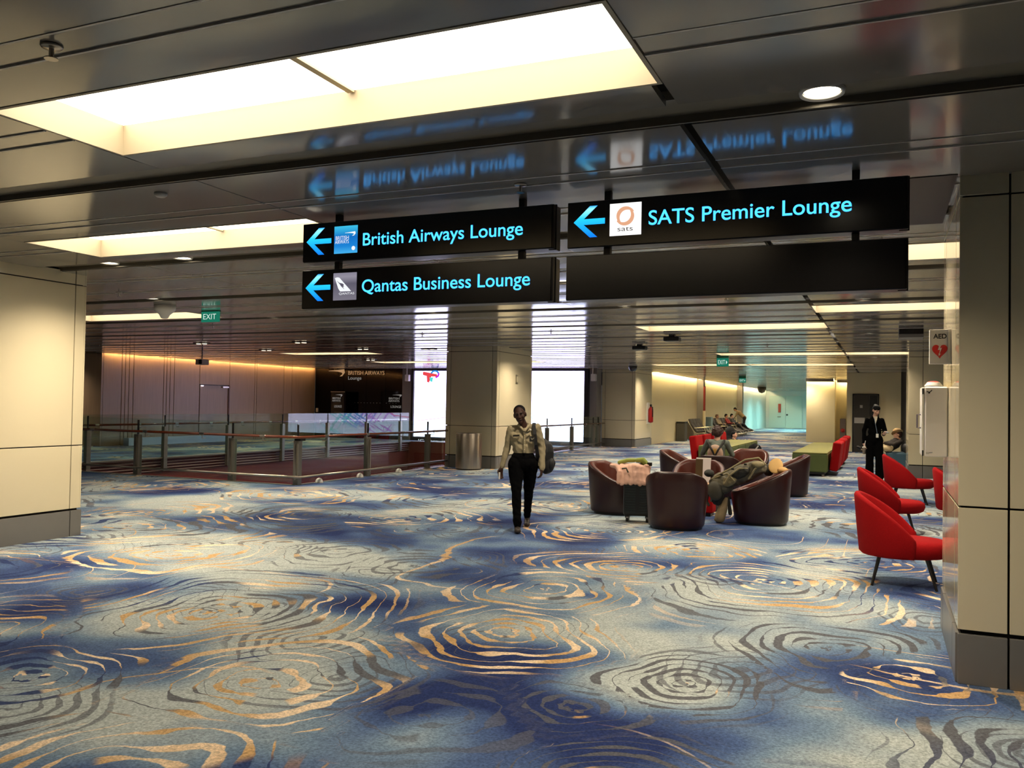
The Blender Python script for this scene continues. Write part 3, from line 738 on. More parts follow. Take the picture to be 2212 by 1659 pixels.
# ================================================================== HANGING SIGNS
M_cyan = emit_grad('lit lettering', [(0, '35c8ff'), (.5, '6fe6ff'), (1, '9df4ff')], 2, 0, 1, 1.15)
M_cyan = emit('lit cyan lettering', (.05, .40, 1.0), 2.35, True)
def arrow_mat(z0, z1): return emit_grad('lit arrow', [(0, '0f6cf0'), (.35, '1a98f0'), (.62, '22b4f0'), (.9, '86d8f8'), (1, '2098f0')], 2, z0, z1, 1.6)
def sign(label, x0, x1, z0, z1, yf=5.5, th=.15, posts=(), top=None):
    t = thing('hanging_sign', label, 'sign', ((x0 + x1) / 2, yf + th / 2, z0), group='hanging direction signs', world=True)
    box('housing', x0, x1, yf + .012, yf + th, z0, z1, M_sign, t, bevel=.006)
    box('face_panel', x0 + .006, x1 - .012, yf, yf + .012, z0 + .006, z1 - .006, M_signface, t)
    box('side_trim', x1 - .05, x1 + .006, yf + .05, yf + .062, z0 - .004, z1 + .004, M_dark, t)
    for px in posts: box('hanger', px - .022, px + .022, yf + th / 2 - .022, yf + th / 2 + .022, z1 - .001, top, M_dark, t)
    return t
def arrow(t, xt, xe, zc, hh, yf):
    """left-pointing arrow: shaft and two slanted arms with flat ends"""
    w = .030; m = arrow_mat(zc - hh, zc + hh)
    L = .125
    mb = MB()
    mb.prism([(xt + .028, zc - .019), (xe, zc - .019), (xe, zc + .019), (xt + .028, zc + .019)], yf - .003, yf)
    mb.prism([(xt, zc), (xt + L - .01, zc + hh), (xt + L + .042, zc + hh), (xt + .049, zc)], yf - .0031, yf)
    mb.prism([(xt, zc), (xt + .049, zc), (xt + L + .042, zc - hh), (xt + L - .01, zc - hh)], yf - .0031, yf)
    return mb.build('arrow', m, t)
YF = 5.5
s1 = sign('black hanging sign with lit blue lettering reading British Airways Lounge', -4.20, -2.10, 2.725, 3.032, posts=(-3.91, -2.36), top=H + .03)
arrow(s1, -4.16, -3.93, 2.885, .104, YF)
pl = box('logo_tile', -3.90, -3.69, YF - .004, YF, 2.78, 2.99, emit_grad('airline tile', [(0, '46b4f0'), (.25, '1f86d8'), (.6, '1470c8'), (1, '3ec3ea')], 2, 2.78, 2.99, 1.0), s1)
Mw = emit('lit white print', (.95, .97, 1.0), 1.0, True)
text('BRITISH', -3.885, -3.765, 2.885, YF - .004, Mw, s1, 'tile_print', .028); text('AIRWAYS', -3.89, -3.765, 2.855, YF - .004, Mw, s1, 'tile_print', .028)
def ribbon(par, x0, x1, z, hgt, y, m, name='ribbon_emblem'):
    """the airline's folded ribbon: a long thin wedge swelling to the right and hooking back under"""
    n = 14; up, dn = [], []
    for i in range(n + 1):
        q = i / n; x = x0 + (x1 - x0) * q
        up.append((x, z + hgt * (.35 + .25 * q)))
        dn.append((x, z + hgt * (.30 - .35 * q ** 3)))
    poly = up + [(x1 + hgt * .15, z + hgt * .1), (x1 - (x1 - x0) * .12, z - hgt * .45), (x1 - (x1 - x0) * .28, z - hgt * .5), (x1 - (x1 - x0) * .10, z - hgt * .12)] + dn[::-1][2:]
    return MB().prism(poly, y - .003, y).build(name, m, par)
ribbon(s1, -3.80, -3.71, 2.925, .03, YF - .004, Mw)
MB().lathe([(.016, 0), (.016, .002)], n=16).build('alliance_badge', Mw, s1).matrix_local = s1.matrix_basis.inverted() @ (Matrix.Translation((-3.722, YF - .006, 2.815)) @ Matrix.Rotation(math.pi / 2, 4, 'X'))
text('British Airways Lounge', -3.64, -2.325, 2.830, YF, M_cyan, s1, height=.093, bold=.008)
s2 = sign('black hanging sign with lit blue lettering reading Qantas Business Lounge', -4.20, -2.10, 2.36, 2.665, posts=(-3.91, -2.36), top=2.7245)
arrow(s2, -4.16, -3.93, 2.525, .104, YF)
box('logo_tile', -3.90, -3.69, YF - .004, YF, 2.42, 2.63, emit_grad('tail tile', [(0, '8d8896'), (.6, '6f6a7c'), (.85, 'a9a4b4'), (1, '9a95a8')], 2, 2.42, 2.63, .75), s2)
# tail fin with a leaping animal cut out of it
MB().prism([(-3.885, 2.592), (-3.862, 2.597), (-3.845, 2.594), (-3.735, 2.487), (-3.835, 2.487), (-3.852, 2.51)], YF - .0065, YF - .004).build('tail_emblem', Mw, s2)
MB().prism([(-3.868, 2.572), (-3.84, 2.553), (-3.815, 2.548), (-3.80, 2.538), (-3.806, 2.531), (-3.797, 2.522), (-3.81, 2.523), (-3.797, 2.503), (-3.825, 2.526), (-3.84, 2.545)], YF - .0075, YF - .0066).build('leap_emblem', emit('leap grey', '6f6a7c', .7), s2)
text('QANTAS', -3.845, -3.705, 2.462, YF - .004, Mw, s2, 'tile_print', .016)
text('Qantas Business Lounge', -3.64, -2.265, 2.475, YF, M_cyan, s2, height=.093, bold=.008)
s3 = sign('long black hanging sign with lit blue lettering reading SATS Premier Lounge', -2.00, .12, 2.715, 3.03, posts=(-1.73, -.17), top=H + .03)
arrow(s3, -1.95, -1.73, 2.887, .106, YF)
box('logo_tile', -1.695, -1.48, YF - .004, YF, 2.78, 2.995, emit('logo tile white', (1, .99, .97), 1.25, True), s3)
Mo = emit('lit salmon print', (.82, .42, .25), 1.0, True)
def swirl(par, cx, cz, r, y, m):
    for k in range(2):
        up, dn = [], []
        for i in range(25):
            q = i / 24; t = math.pi * (.15 + 1.25 * q) + k * math.pi
            ro = r * (1.0 - .12 * q); wd = r * .40 * math.sin(math.pi * min(1, q * .93 + .07)) ** .7
            up.append((cx + ro * math.cos(t), cz + ro * math.sin(t))); dn.append((cx + (ro - wd) * math.cos(t), cz + (ro - wd) * math.sin(t)))
        MB().prism(up + dn[::-1], y - .003, y).build('swirl_emblem', m, par)
swirl(s3, -1.588, 2.908, .066, YF - .004, Mo)
text('sats', -1.64, -1.535, 2.808, YF - .004, mat('pale print', 'cfc0b4', .6), s3, 'tile_print', .032)
text('SATS Premier Lounge', -1.43, -.19, 2.838, YF, M_cyan, s3, height=.093, bold=.008)
sign('blank unlit black hanging sign below the SATS Premier Lounge sign', -2.005, .115, 2.36, 2.663, posts=(-1.73, -.17), top=2.7145)

# ================================================================== SCREENS AND LOUNGE FRONT
scr = thing('display_screen', 'huge glowing white advertising screen behind the middle pillar', 'screen', (-14.85, 32.5, .1), world=True)
M_scr = emit_grad('screen glow', [(0, 'd6dcff'), (.3, 'dedaff'), (1, 'd0c6ff')], 2, 0, 3, 4.8)
box('screen_panel', -18.72, -11.0, 32.50, 32.56, .17, 3.0, M_scr, scr)
for x0, x1, z0, z1 in ((-18.86, -18.75, -.08, H), (-10.97, -10.80, -.08, H), (-18.75, -10.97, 3.03, H), (-18.75, -10.97, -.08, .13)):
    box('screen_frame', x0, x1, 32.46, 32.66, z0, z1, M_dark, scr)
Mred = emit('screen red', (.85, .07, .08), 1.0, True); Mblu = emit('screen blue', (.03, .28, .75), 1.0, True); Mpur = emit('screen purple', (.55, .03, .75), 1.0, True); Mteal = emit('screen teal', (.1, .75, .75), 1.0, True)
MB().prism([(-18.32, 2.93), (-18.27, 2.97), (-17.62, 2.86), (-17.60, 2.75), (-17.9, 2.76), (-18.0, 2.5), (-18.1, 2.52), (-18.12, 2.78), (-18.3, 2.82)], 32.485, 32.495).build('ribbon_mark', Mred, scr)
def arcs(cx, cz, r, w, t0, t1, m, nm):
    up = [(cx + r * math.cos(t), cz + r * .8 * math.sin(t)) for t in np.linspace(t0, t1, 14)]
    dn = [(cx + (r - w) * math.cos(t), cz + (r - w) * .8 * math.sin(t)) for t in np.linspace(t1, t0, 14)]
    MB().prism(up + dn, 32.482, 32.492).build(nm, m, scr)
arcs(-17.72, 2.86, .22, .085, .3, 2.9, Mblu, 'ribbon_mark'); arcs(-17.72, 2.86, .22, .085, -1.4, .35, Mpur, 'ribbon_mark')
MB().prism([(-17.98, 2.72), (-17.8, 2.72), (-17.85, 2.52), (-17.95, 2.56)], 32.483, 32.493).build('ribbon_mark', Mteal, scr)
box('screen_print', -18.05, -17.45, 32.486, 32.494, 2.40, 2.43, emit('screen pale print', (1.6, 1.0, 1.2), 1.0, True), scr)
# street-map lines near the foot of the advert: overexposed when looked at, tinted in the glass reflection
def maplines():
    r = random.Random(3)
    for nm, colr, seed, x0, n in (('teal', (.7, 2.6, 3.0), 1, -13.9, 16), ('blue', (.8, 1.3, 3.6), 2, -14.9, 14), ('violet', (2.4, 1.0, 3.6), 4, -15.9, 10)):
        r.seed(seed); mb = MB()
        for i in range(n):
            for ang in (math.radians(28), math.radians(-52)):
                cx, cz = x0 + r.uniform(-.7, .7), r.uniform(.35, 1.55); L = r.uniform(.4, 1.1)
                dx, dz = math.cos(ang) * L / 2, math.sin(ang) * L / 2; w = .016; px, pz = -math.sin(ang) * w, math.cos(ang) * w
                z0, z1 = max(.2, cz - dz), max(.2, cz + dz)
                mb.prism([(cx - dx - px, z0 - pz), (cx + dx - px, z1 - pz), (cx + dx + px, z1 + pz), (cx - dx + px, z0 + pz)], 32.486, 32.494)
        mb.build('map_lines', emit('screen map ' + nm, colr, 1.0, True), scr)
    mb = MB(); mb.tube([(-16.4, 32.49, 1.25), (-16.7, 32.49, 1.05), (-17.3, 32.49, 1.0), (-18.5, 32.49, .85)], .02, 5); mb.build('map_route', emit('screen route', (3.2, .7, 1.6), 1.0, True), scr)
maplines()
text('JCDecaux', -18.5, -17.15, -.045, 32.46, Mw, scr, 'frame_print', .10)
# small bracket cameras either side of the screen
def bracket_cam(x, z, label):
    t = thing('wall_sensor', label, 'sensor', (x, 32.5, z), world=True)
    box('housing', x - .10, x + .10, 32.30, 32.48, z, z + .28, M_white, t, bevel=.02)
    MB().tube([(x - .05, 32.4, z + .2), (x - .05, 32.4, H + .01)], .02).build('drop_rod', M_white, t)
bracket_cam(-19.0, 2.55, 'small white sensor box on a rod left of the glowing screen')
bracket_cam(-10.55, 2.6, 'small white sensor box on a rod right of the glowing screen')
Mgold = mat('gold lettering', 'b98a55', .35, .3); Mgoldl = emit('lit gold lettering', (.75, .42, .20), .55, True); Msil = emit('lit silver lettering', (.5, .46, .42), .5, True)
fa = thing('lounge_lettering', 'gold ribbon and letters reading British Airways Lounge on the black front', 'sign', (-21.7, 32.58, 2.6), world=True)
ribbon(fa, -23.25, -22.42, 2.90, .30, 32.57, Mgoldl)
text('BRITISH AIRWAYS', -22.2, -20.3, 2.83, 32.58, Mgoldl, fa, height=.17); text('Lounge', -22.2, -21.5, 2.61, 32.58, Msil, fa, height=.15)
def lounge_panel(par, x0, x1, z0, zt, y):
    text('BRITISH', x0, x1 - .15 * (x1 - x0), zt - .18, y, Msil, par, 'panel_print', .085); text('AIRWAYS', x0 - .02, x1 - .15 * (x1 - x0), zt - .29, y, Msil, par, 'panel_print', .085)
    ribbon(par, x0 + .3 * (x1 - x0), x1, zt - .02, .10, y, Msil)
    text('LOUNGE', x0 + .1, x1, zt - .55, y, Msil, par, 'panel_print', .10)
    for k in range(3): box('fine_print', x0 + .1, x1 - .02 - .04 * k, y - .004, y, zt - .78 - .1 * k, zt - .74 - .1 * k, mat('dim silver', '4a453f', .5), par)
sd = thing('standing_banner', 'narrow black standing banner with silver lettering before the lounge front', 'banner', (-22.35, 32.05, 0), world=True)
box('banner_sheet', -22.70, -22.02, 32.02, 32.04, .05, 2.04, mat('banner black', '141211', .5), sd); box('top_rail', -22.72, -22.0, 32.0, 32.06, 2.03, 2.07, M_steel, sd); box('foot', -22.7, -22.0, 31.85, 32.25, 0, .05, M_dark, sd)
lounge_panel(sd, -22.62, -22.12, .6, 1.90, 32.015)
fp = thing('lounge_lettering', 'silver letters reading British Airways Lounge at the right end of the black front', 'sign', (-19.75, 32.58, .9), world=True)
lounge_panel(fp, -20.05, -19.42, .6, 1.93, 32.585)
for i in range(14):
    if i != 9: MB().box(-21.85 + .165 * i, -21.81 + .165 * i, 32.585, 32.6, 1.56, 1.60).build('manifestation_dot', mat('dot grey', '57524c', .5), lf)
box('card_reader', -23.9, -23.8, 32.55, 32.6, 1.12, 1.30, M_greyp, lf)
# white uplighters on the floor edge by the near railing
for i, (x, y) in enumerate(((-10.40, 14.32), (-10.40, 15.78), (-10.40, 17.4))):
    t = thing('floor_lamp_dome', ['white dome floor fitting nearest the atrium corner post', 'middle white dome floor fitting along the atrium edge', 'white dome floor fitting along the atrium edge, nearest the middle pillar'][i], 'floor fitting', (x, y, 0), group='white dome fittings at the atrium edge')
    MB().lathe([(.075, 0), (.075, .02), (.068, .055), (.045, .085), (.012, .098)], n=18).build('dome', M_white, t, smooth=True)
    MB().lathe([(.085, 0), (.085, .012)], n=18).build('flange', M_greyp, t)

# ================================================================== CEILING DEVICES
M_exit = mat('exit green', '0f6b4d', .35); M_exitw = emit('exit white print', (.75, .95, .85), .9, True)
M_exitg = emit('exit green glow', (.012, .17, .105), 1.0, True)
def exit_sign(label, x0, x1, y, z0, z1, arrow_=False):
    t = thing('exit_sign', label, 'exit sign', ((x0 + x1) / 2, y, z0), world=True)
    box('sign_plate', x0, x1, y, y + .03, z0, z1, M_exitg, t)
    box('sign_head', x0, x1, y - .005, y + .05, z1, H + .02, M_exit, t)
    w = x1 - x0; hh = z1 - z0
    text('EXIT', x0 + .12 * w, x1 - (.30 if arrow_ else .14) * w, z0 + .26 * hh, y, M_exitw, t, height=.52 * hh)
    if arrow_: MB().prism([(x1 - .22 * w, z0 + .25 * hh), (x1 - .10 * w, z0 + .5 * hh), (x1 - .22 * w, z0 + .75 * hh)], y - .003, y).build('arrow', M_exitw, t)
exit_sign('green exit sign without an arrow hanging over the left atrium side', -10.42, -10.05, 11.0, 2.915, 3.085)
exit_sign('nearer green exit sign with a right arrow', -4.36, -4.03, 24.5, 2.80, 3.03, True)
exit_sign('farther green exit sign with a right arrow over the corridor', -6.11, -5.80, 40.0, 2.79, 2.98, True)
t = thing('ceiling_speaker_unit', 'white funnel-shaped ceiling unit left of the plain exit sign', 'ceiling device', (-10.36, 10.15, H - .2), world=True)
MB().lathe([(.16, .2), (.16, .12), (.08, .05), (.055, .0), (.03, -.01)], c=(-10.36, 10.15, H - .2), n=24).build('funnel', M_white, t, smooth=True)
t = thing('security_camera', 'grey box camera on a thin pole before the timber wall', 'camera', (-17.7, 18.8, 2.6), world=True)
MB().cyl((-17.74, 18.8, 2.74), (-17.74, 18.8, H + .02), .018, n=8).build('drop_pole', M_dark, t)
box('camera_body', -17.84, -17.62, 18.65, 18.95, 2.60, 2.76, M_greyp, t, bevel=.01); box('lens_window', -17.70, -17.60, 18.63, 18.655, 2.62, 2.74, M_dark, t)
def twin(x, y, label):
    t = thing('twin_spotlight', label, 'light', (x, y, H), group='twin ceiling spotlights', world=True)
    box('housing', x - .20, x + .20, y - .10, y + .10, H - .02, H + .03, M_dark, t)
    for s in (-1, 1): MB().lathe([(.06, 0), (.06, .01)], c=(x + s * .1, y, H - .03), n=16).build('spot_lens', emit('dim lens', (1, .85, .6), 2.5, True), t)
    li = bpy.data.lights.new('spot', 'SPOT'); li.energy = 260; li.color = (1, .82, .62); li.spot_size = 2.7; li.spot_blend = 1.0; li.shadow_soft_size = .1
    lo = bpy.data.objects.new('spot', li); C.objects.link(lo); lo.location = (x, y, H - .05); attach(lo, t)
for x, y, lb in ((-16.4, 17.35, 'black twin spotlight above the box camera'), (-13.35, 17.5, 'black twin spotlight nearest over the atrium'), (-16.55, 20.1, 'black twin spotlight left of the atrium coffer'), (-13.2, 20.05, 'black twin spotlight over the right end of the atrium coffer'), (-11.35, 20.45, 'black twin spotlight touching the middle pillar top'), (-16.4, 25.4, 'black twin spotlight behind the atrium coffer')): twin(x, y, lb)
def sprinkler_proto():
    t = thing('sprinkler', 'x', 'sprinkler')
    MB().lathe([(.045, .0), (.04, -.008), (.012, -.012)], n=16).build('escutcheon', M_steel, t, smooth=True)
    MB().cyl((0, 0, -.012), (0, 0, -.05), .01, n=8).build('nozzle', M_steel, t)
    MB().lathe([(.026, -.05), (.028, -.055)], n=12).build('deflector', M_steel, t)
    return t
sp = sprinkler_proto()
for i, (x, y, lb) in enumerate(((-3.18, 2.47, 'steel sprinkler head on the near ceiling at top left'), (-2.22, 5.2, 'steel sprinkler head above the British Airways sign'), (-9.78, 8.75, 'steel sprinkler head behind the left pillar top'), (-9.05, 16.0, 'sprinkler head left of the middle pillar reflection'), (-6.08, 15.9, 'sprinkler head right of the middle pillar reflection'),
        (-6.6, 20.6, 'sprinkler head in the bright screen reflection nearest the middle pillar'), (-12.2, 13.2, 'sprinkler head over the atrium corner'), (-1.9, 11.3, 'sprinkler head under the blank sign'), (-2.5, 20.5, 'sprinkler head above the back tub chairs'))):
    o = sp if i == 0 else copy_tree(sp); o.location = (x, y, H); o['label'] = lb; o['group'] = 'ceiling sprinklers'
t = thing('smoke_detector', 'small white oval detector on the ceiling at left', 'detector', (-4.72, 4.56, H), world=True)
MB().lathe([(.045, .0), (.045, -.015), (.03, -.028), (.01, -.03)], c=(-4.72, 4.56, H), n=20).build('dome', M_greyp, t, smooth=True)
for x, y, lb in ((-5.35, 19.9, 'square dark ceiling device right of the middle pillar'), (-4.0, 17.4, 'square dark ceiling device beside the second coffer')):
    t = thing('ceiling_device', lb, 'ceiling device', (x, y, H), world=True)
    box('mount', x - .06, x + .06, y - .06, y + .06, H - .03, H + .01, M_dark, t); box('body', x - .16, x + .16, y - .13, y + .13, H - .12, H - .03, M_dark, t, bevel=.02)
t = thing('ceiling_device', 'dark boxy ceiling device before the far right pillar', 'ceiling device', (.43, 17.0, H), world=True)
box('body', .22, .62, 16.8, 17.3, H - .09, H + .01, M_dark, t, bevel=.01); box('underplate', .22, .62, 16.8, 17.3, H - .15, H - .09, M_wallg, t)
t = thing('dome_camera', 'dark dome camera on the ceiling before the far pillar', 'camera', (-8.45, 30.5, H), world=True)
MB().lathe([(.16, 0), (.16, -.06), (.13, -.15), (.06, -.20), (.01, -.21)], c=(-8.45, 30.5, H), n=20).build('dome', mat('smoked dome', '3c4048', .2), t, smooth=True)
t = thing('dome_camera', 'brown dome camera over the far pale doors', 'camera', (-7.9, 62, H), world=True)
MB().lathe([(.3, 0), (.3, -.12), (.2, -.35), (.03, -.42)], c=(-7.9, 62, H), n=16).build('dome', mat('brown dome', '6b5a44', .4), t, smooth=True)
box('ceiling_hatch', .02, .40, 5.86, 7.35, H - .006, H + .01, mat('hatch brown', '1a1512', .5), bpy.data.objects['ceiling'])

# ================================================================== RIGHT COLUMN FIXTURES
t = thing('first_aid_sign', 'white projecting sign with AED lettering and red heart', 'sign', (.35, 6.62, 1.975), world=True)
Mwb = mat('sign white', 'faf4ec', .3); Mrd = mat('sign red', 'c01818', .4)
box('sign_board', .28, .413, 6.60, 6.66, 1.975, 2.213, Mwb, t, bevel=.003); box('mount_strip', .396, .413, 6.585, 6.60, 1.985, 2.205, M_white, t)
text('AED', .303, .386, 2.150, 6.60, mat('print black', '100b0a', .5), t, height=.031, bold=.025)
hp = []
for i in range(40):
    a = 2 * math.pi * i / 40
    hp.append((.344 + .0030 * 16 * math.sin(a) ** 3, 2.066 + .0034 * (13 * math.cos(a) - 5 * math.cos(2 * a) - 2 * math.cos(3 * a) - math.cos(4 * a))))
MB().prism(hp, 6.5965, 6.60).build('heart_emblem', Mrd, t)
MB().prism([(.341, 2.103), (.352, 2.103), (.346, 2.083), (.357, 2.086), (.343, 2.045), (.350, 2.044), (.338, 2.028), (.336, 2.048), (.340, 2.045), (.345, 2.072), (.331, 2.070)], 6.594, 6.5965).build('bolt_emblem', Mwb, t)
t = thing('defibrillator_cabinet', 'white wall cabinet with a handle and beacon on the right pillar', 'cabinet', (.33, 7.05, 1.32), world=True)
Mcab = mat('cabinet paint', 'f6efe9', .3)
box('cabinet_body', .262, .414, 6.88, 7.22, 1.32, 1.825, Mcab, t, bevel=.012, seg=3)
dr = box('cabinet_door', .243, .262, 6.885, 7.215, 1.325, 1.82, M_white, t, bevel=.006); 
MB().tube([(.243, 7.0, 1.622), (.218, 7.0, 1.622), (.218, 7.0, 1.525), (.243, 7.0, 1.525)], .006, 8).build('handle', mat('handle grey', '6a6068', .4), dr)
for z in (1.79, 1.345): box('hinge', .247, .257, 6.875, 6.886, z - .02, z + .02, M_dark, dr)
MB().lathe([(.06, 0), (.06, .012), (.045, .03), (.045, .034)], c=(.325, 7.0, 1.825), n=20).build('beacon_base', M_white, t, smooth=True)
MB().lathe([(.042, .03), (.038, .038), (.02, .042)], c=(.325, 7.0, 1.825), n=20).build('beacon_lens', mat('beacon red', 'd9342a', .3), t, smooth=True)
MB().tube([(.275, 6.878, 1.79), (.295, 6.878, 1.785), (.31, 6.878, 1.80)], .004, 6).tube([(.29, 6.878, 1.785), (.293, 6.878, 1.775)], .006, 6).build('seal_wire', M_dark, t)
box('latch', .272, .292, 6.874, 6.881, 1.342, 1.352, M_greyp, t); MB().tube([(.29, 6.876, 1.348), (.315, 6.876, 1.352)], .0025, 6).build('latch_wire', M_dark, t)

# litter bin by the middle pillar
t = thing('litter_bin', 'brushed steel cylindrical litter bin before the middle pillar', 'bin', (-9.50, 19.25, 0))
MB().lathe([(.325, .03), (.325, .88), (.318, .90)], n=40, cap=False).build('drum', mat('bin steel', 'c2b6a6', .3, 1.0, streak=(9, .25, (9, 9, .05))), t, smooth=True)
MB().lathe([(.318, .90), (.20, .895), (.20, .80), (.01, .80)], n=40, cap=False).build('top_rim', M_steel, t, smooth=True); MB().lathe([(.31, 0), (.31, .03)], n=40).build('plinth', M_dark, t)
# plates on the pillars
t = thing('wall_plate', 'thin metal plate on the side of the middle pillar', 'plate', (-8.97, 21.0, 2.2), world=True); box('plate', -8.979, -8.965, 20.92, 21.05, 2.18, 2.42, M_steel, t); box('bezel', -8.968, -8.962, 20.94, 21.03, 2.22, 2.38, M_cream, t)
# fire extinguisher on the far pillar
t = thing('fire_extinguisher', 'red fire extinguisher mounted on the far pillar side', 'fire extinguisher', (-8.98, 35.3, 1.0), world=True)
MB().lathe([(.02, 0), (.10, .03), (.105, .08), (.105, .55), (.06, .64), (.03, .68)], c=(-8.98, 35.3, .95), n=20).build('cylinder', mat('extinguisher red', '9c1414', .3), t, smooth=True)
box('valve', -9.02, -8.94, 35.26, 35.34, 1.63, 1.72, M_dark, t); MB().tube([(-8.98, 35.25, 1.66), (-8.88, 35.2, 1.6), (-8.87, 35.2, 1.2)], .02).build('hose', M_dark, t); box('back_plate', -9.11, -9.08, 35.1, 35.5, .9, 1.8, M_white, t)
# red standpipe and fire panel
t = thing('standpipe', 'thin red vertical pipe on the corridor wall pier', 'pipe', (-8.8, 46.1, 1.2), world=True)
MB().cyl((-8.80, 45.95, 1.45), (-8.80, 45.95, 2.75), .06, n=10).build('pipe', mat('pipe red', '86241b', .4), t); MB().cyl((-8.80, 45.95, 0), (-8.80, 45.95, 1.45), .08, n=10).build('lower_sleeve', M_wallc, t)
t = thing('fire_alarm_box', 'grey fire alarm box with a round red button beside the dark door', 'fire alarm', (-1.55, 36.2, 0), world=True)
box('panel_box', -1.62, -1.42, 36.25, 36.6, 0.02, 1.28, mat('panel brown grey', '6e5f50', .5), t, bevel=.01); MB().lathe([(.08, 0), (.08, .02), (.03, .06)], n=18).build('button', mat('button red', 'b02a20', .3), t).matrix_local = t.matrix_basis.inverted() @ (Matrix.Translation((-1.52, 36.25, .82)) @ Matrix.Rotation(math.pi / 2, 4, 'X'))

# ================================================================== SEATING
def tub_proto():
    t = thing('tub_chair', 'x', 'chair')
    N = 56
    def ring(r, zf):
        out = []
        for i in range(N):
            a = 2 * math.pi * i / N; c, s = math.cos(a), math.sin(a)
            k = (abs(c) ** 2.7 + abs(s) ** 2.7) ** (-1 / 2.7)
            out.append((r * k * s, r * k * c, zf(a, c)))      # back of the chair towards +y
        return out
    def rim(a, c):
        q = (1 + c) / 2; q = max(0, min(1, (q - .06) / .86)); return .455 + .325 * (q ** 1.15)
    R = [ring(.345, lambda a, c: .035), ring(.362, lambda a, c: .06)]
    for f in (.3, .6, .85): R.append(ring(.362 + .045 * f, lambda a, c, f=f: .06 + (rim(a, c) - .09) * f))
    R += [ring(.405, lambda a, c: rim(a, c) - .025), ring(.397, lambda a, c: rim(a, c) - .006), ring(.378, lambda a, c: rim(a, c))]
    MB().loft(R, cap=False).build('shell', M_tub, t, smooth=True)
    R = [ring(.378, lambda a, c: rim(a, c)), ring(.352, lambda a, c: rim(a, c) + .001), ring(.325, lambda a, c: rim(a, c) - .012), ring(.312, lambda a, c: rim(a, c) - .05), ring(.300, lambda a, c: .37)]
    MB().loft(R, cap=False).build('lining', M_tubin, t, smooth=True)
    MB().loft([ring(.30, lambda a, c: .34), ring(.302, lambda a, c: .40), ring(.27, lambda a, c: .432), ring(.15, lambda a, c: .444), ring(.01, lambda a, c: .446)]).build('seat_cushion', M_tubin, t, smooth=True)
    MB().loft([ring(.315, lambda a, c: 0), ring(.315, lambda a, c: .036)]).build('plinth', M_leg, t)
    return t
tub = tub_proto()
# rotation: local +y is the back of the chair
TUBS = [(-3.78, 12.84, 78, 'leftmost brown leather tub chair, beside the suitcase under the pink jacket'), (-2.60, 11.70, 187, 'nearest brown leather tub chair, its back to the viewer'), (-1.62, 12.78, -84, 'brown leather tub chair with the olive backpack on it'), (-2.76, 13.98, 4, 'brown leather tub chair facing the viewer, holding the leaflets'),
        (-3.74, 17.2, 86, 'brown leather tub chair at the back left, side on'), (-2.80, 16.05, 183, 'brown leather tub chair in which the backpack wearer sits'), (-1.70, 17.1, -80, 'brown leather tub chair at the back right beside the green bench'), (-2.62, 18.45, -4, 'rearmost brown leather tub chair, facing the viewer with creased lining')]
for i, (x, y, a, lb) in enumerate(TUBS):
    o = tub if i == 0 else copy_tree(tub)
    o.location = (x, y, 0); o.rotation_euler.z = math.radians(a); o['label'] = lb; o['group'] = 'brown leather tub chairs'; o.scale = (1.03, 1.03, 1.0)
t = thing('ottoman', 'small red cube ottoman between the front tub chairs', 'ottoman', (-2.60, 13.25, 0))
box('cushion', -.23, .23, -.16, .16, .05, .42, M_red, t, bevel=.02, seg=3); box('plinth', -.20, .20, -.13, .13, 0, .05, M_leg, t)

def red_proto():
    t = thing('lounge_chair', 'x', 'chair')
    n = 40; A = math.radians(112)
    def rim(a):
        q = abs(a) / A; return .86 - .40 * (q ** 2.0)
    rings = []
    for i in range(n + 1):
        a = -A + 2 * A * i / n; s, c = math.sin(a), math.cos(a); z1 = rim(a)
        def pt(r, z): return ((r * s) * .95, (r * c) * 1.0 + .0, z)
        fl = .04 * (z1 - .3) / .56
        rings.append([pt(.34, .275), pt(.365, .30), pt(.372 + fl * .5, .30 + (z1 - .3) * .5), pt(.372 + fl, z1 - .03), pt(.358 + fl, z1 - .006), pt(.34 + fl, z1), pt(.322 + fl, z1 - .008), pt(.308 + fl, z1 - .03), pt(.30 + fl * .5, .30 + (z1 - .3) * .5), pt(.29, .28)])
    MB().loft(rings).build('backrest', M_red, t, smooth=True)
    def sring(r, z):
        out = []
        for i in range(40):
            a = 2 * math.pi * i / 40; x, y = r * math.sin(a), r * math.cos(a)
            if y < 0: y *= 1.28
            out.append((x * .98, y, z))
        return out
    MB().loft([sring(.30, .275), sring(.335, .30), sring(.35, .35), sring(.345, .40), sring(.31, .43), sring(.2, .44), sring(.02, .445)]).build('seat', M_red, t, smooth=True)
    for sx, sy in ((-1, 1), (1, 1), (-1, -1), (1, -1)):
        MB().cyl((sx * .20, sy * .20 - .03, .285), (sx * .25, sy * .275 - .04, 0), .019, .012, n=12).build('leg', M_leg, t)
    return t
redc = red_proto()
for i, (x, y, a, lb) in enumerate(((.14, 9.05, 88, 'nearest red lounge chair on black legs beside the right pillar'), (.06, 12.85, 90, 'middle red lounge chair, second from the right pillar'), (.37, 16.95, 92, 'red lounge chair farthest back, before the far right pillar'), (1.03, 13.5, 88, 'red lounge chair mostly hidden behind the right pillar edge'))):
    o = redc if i == 0 else copy_tree(redc); o.location = (x, y, 0); o.rotation_euler.z = math.radians(a); o['label'] = lb; o['group'] = 'red lounge chairs'

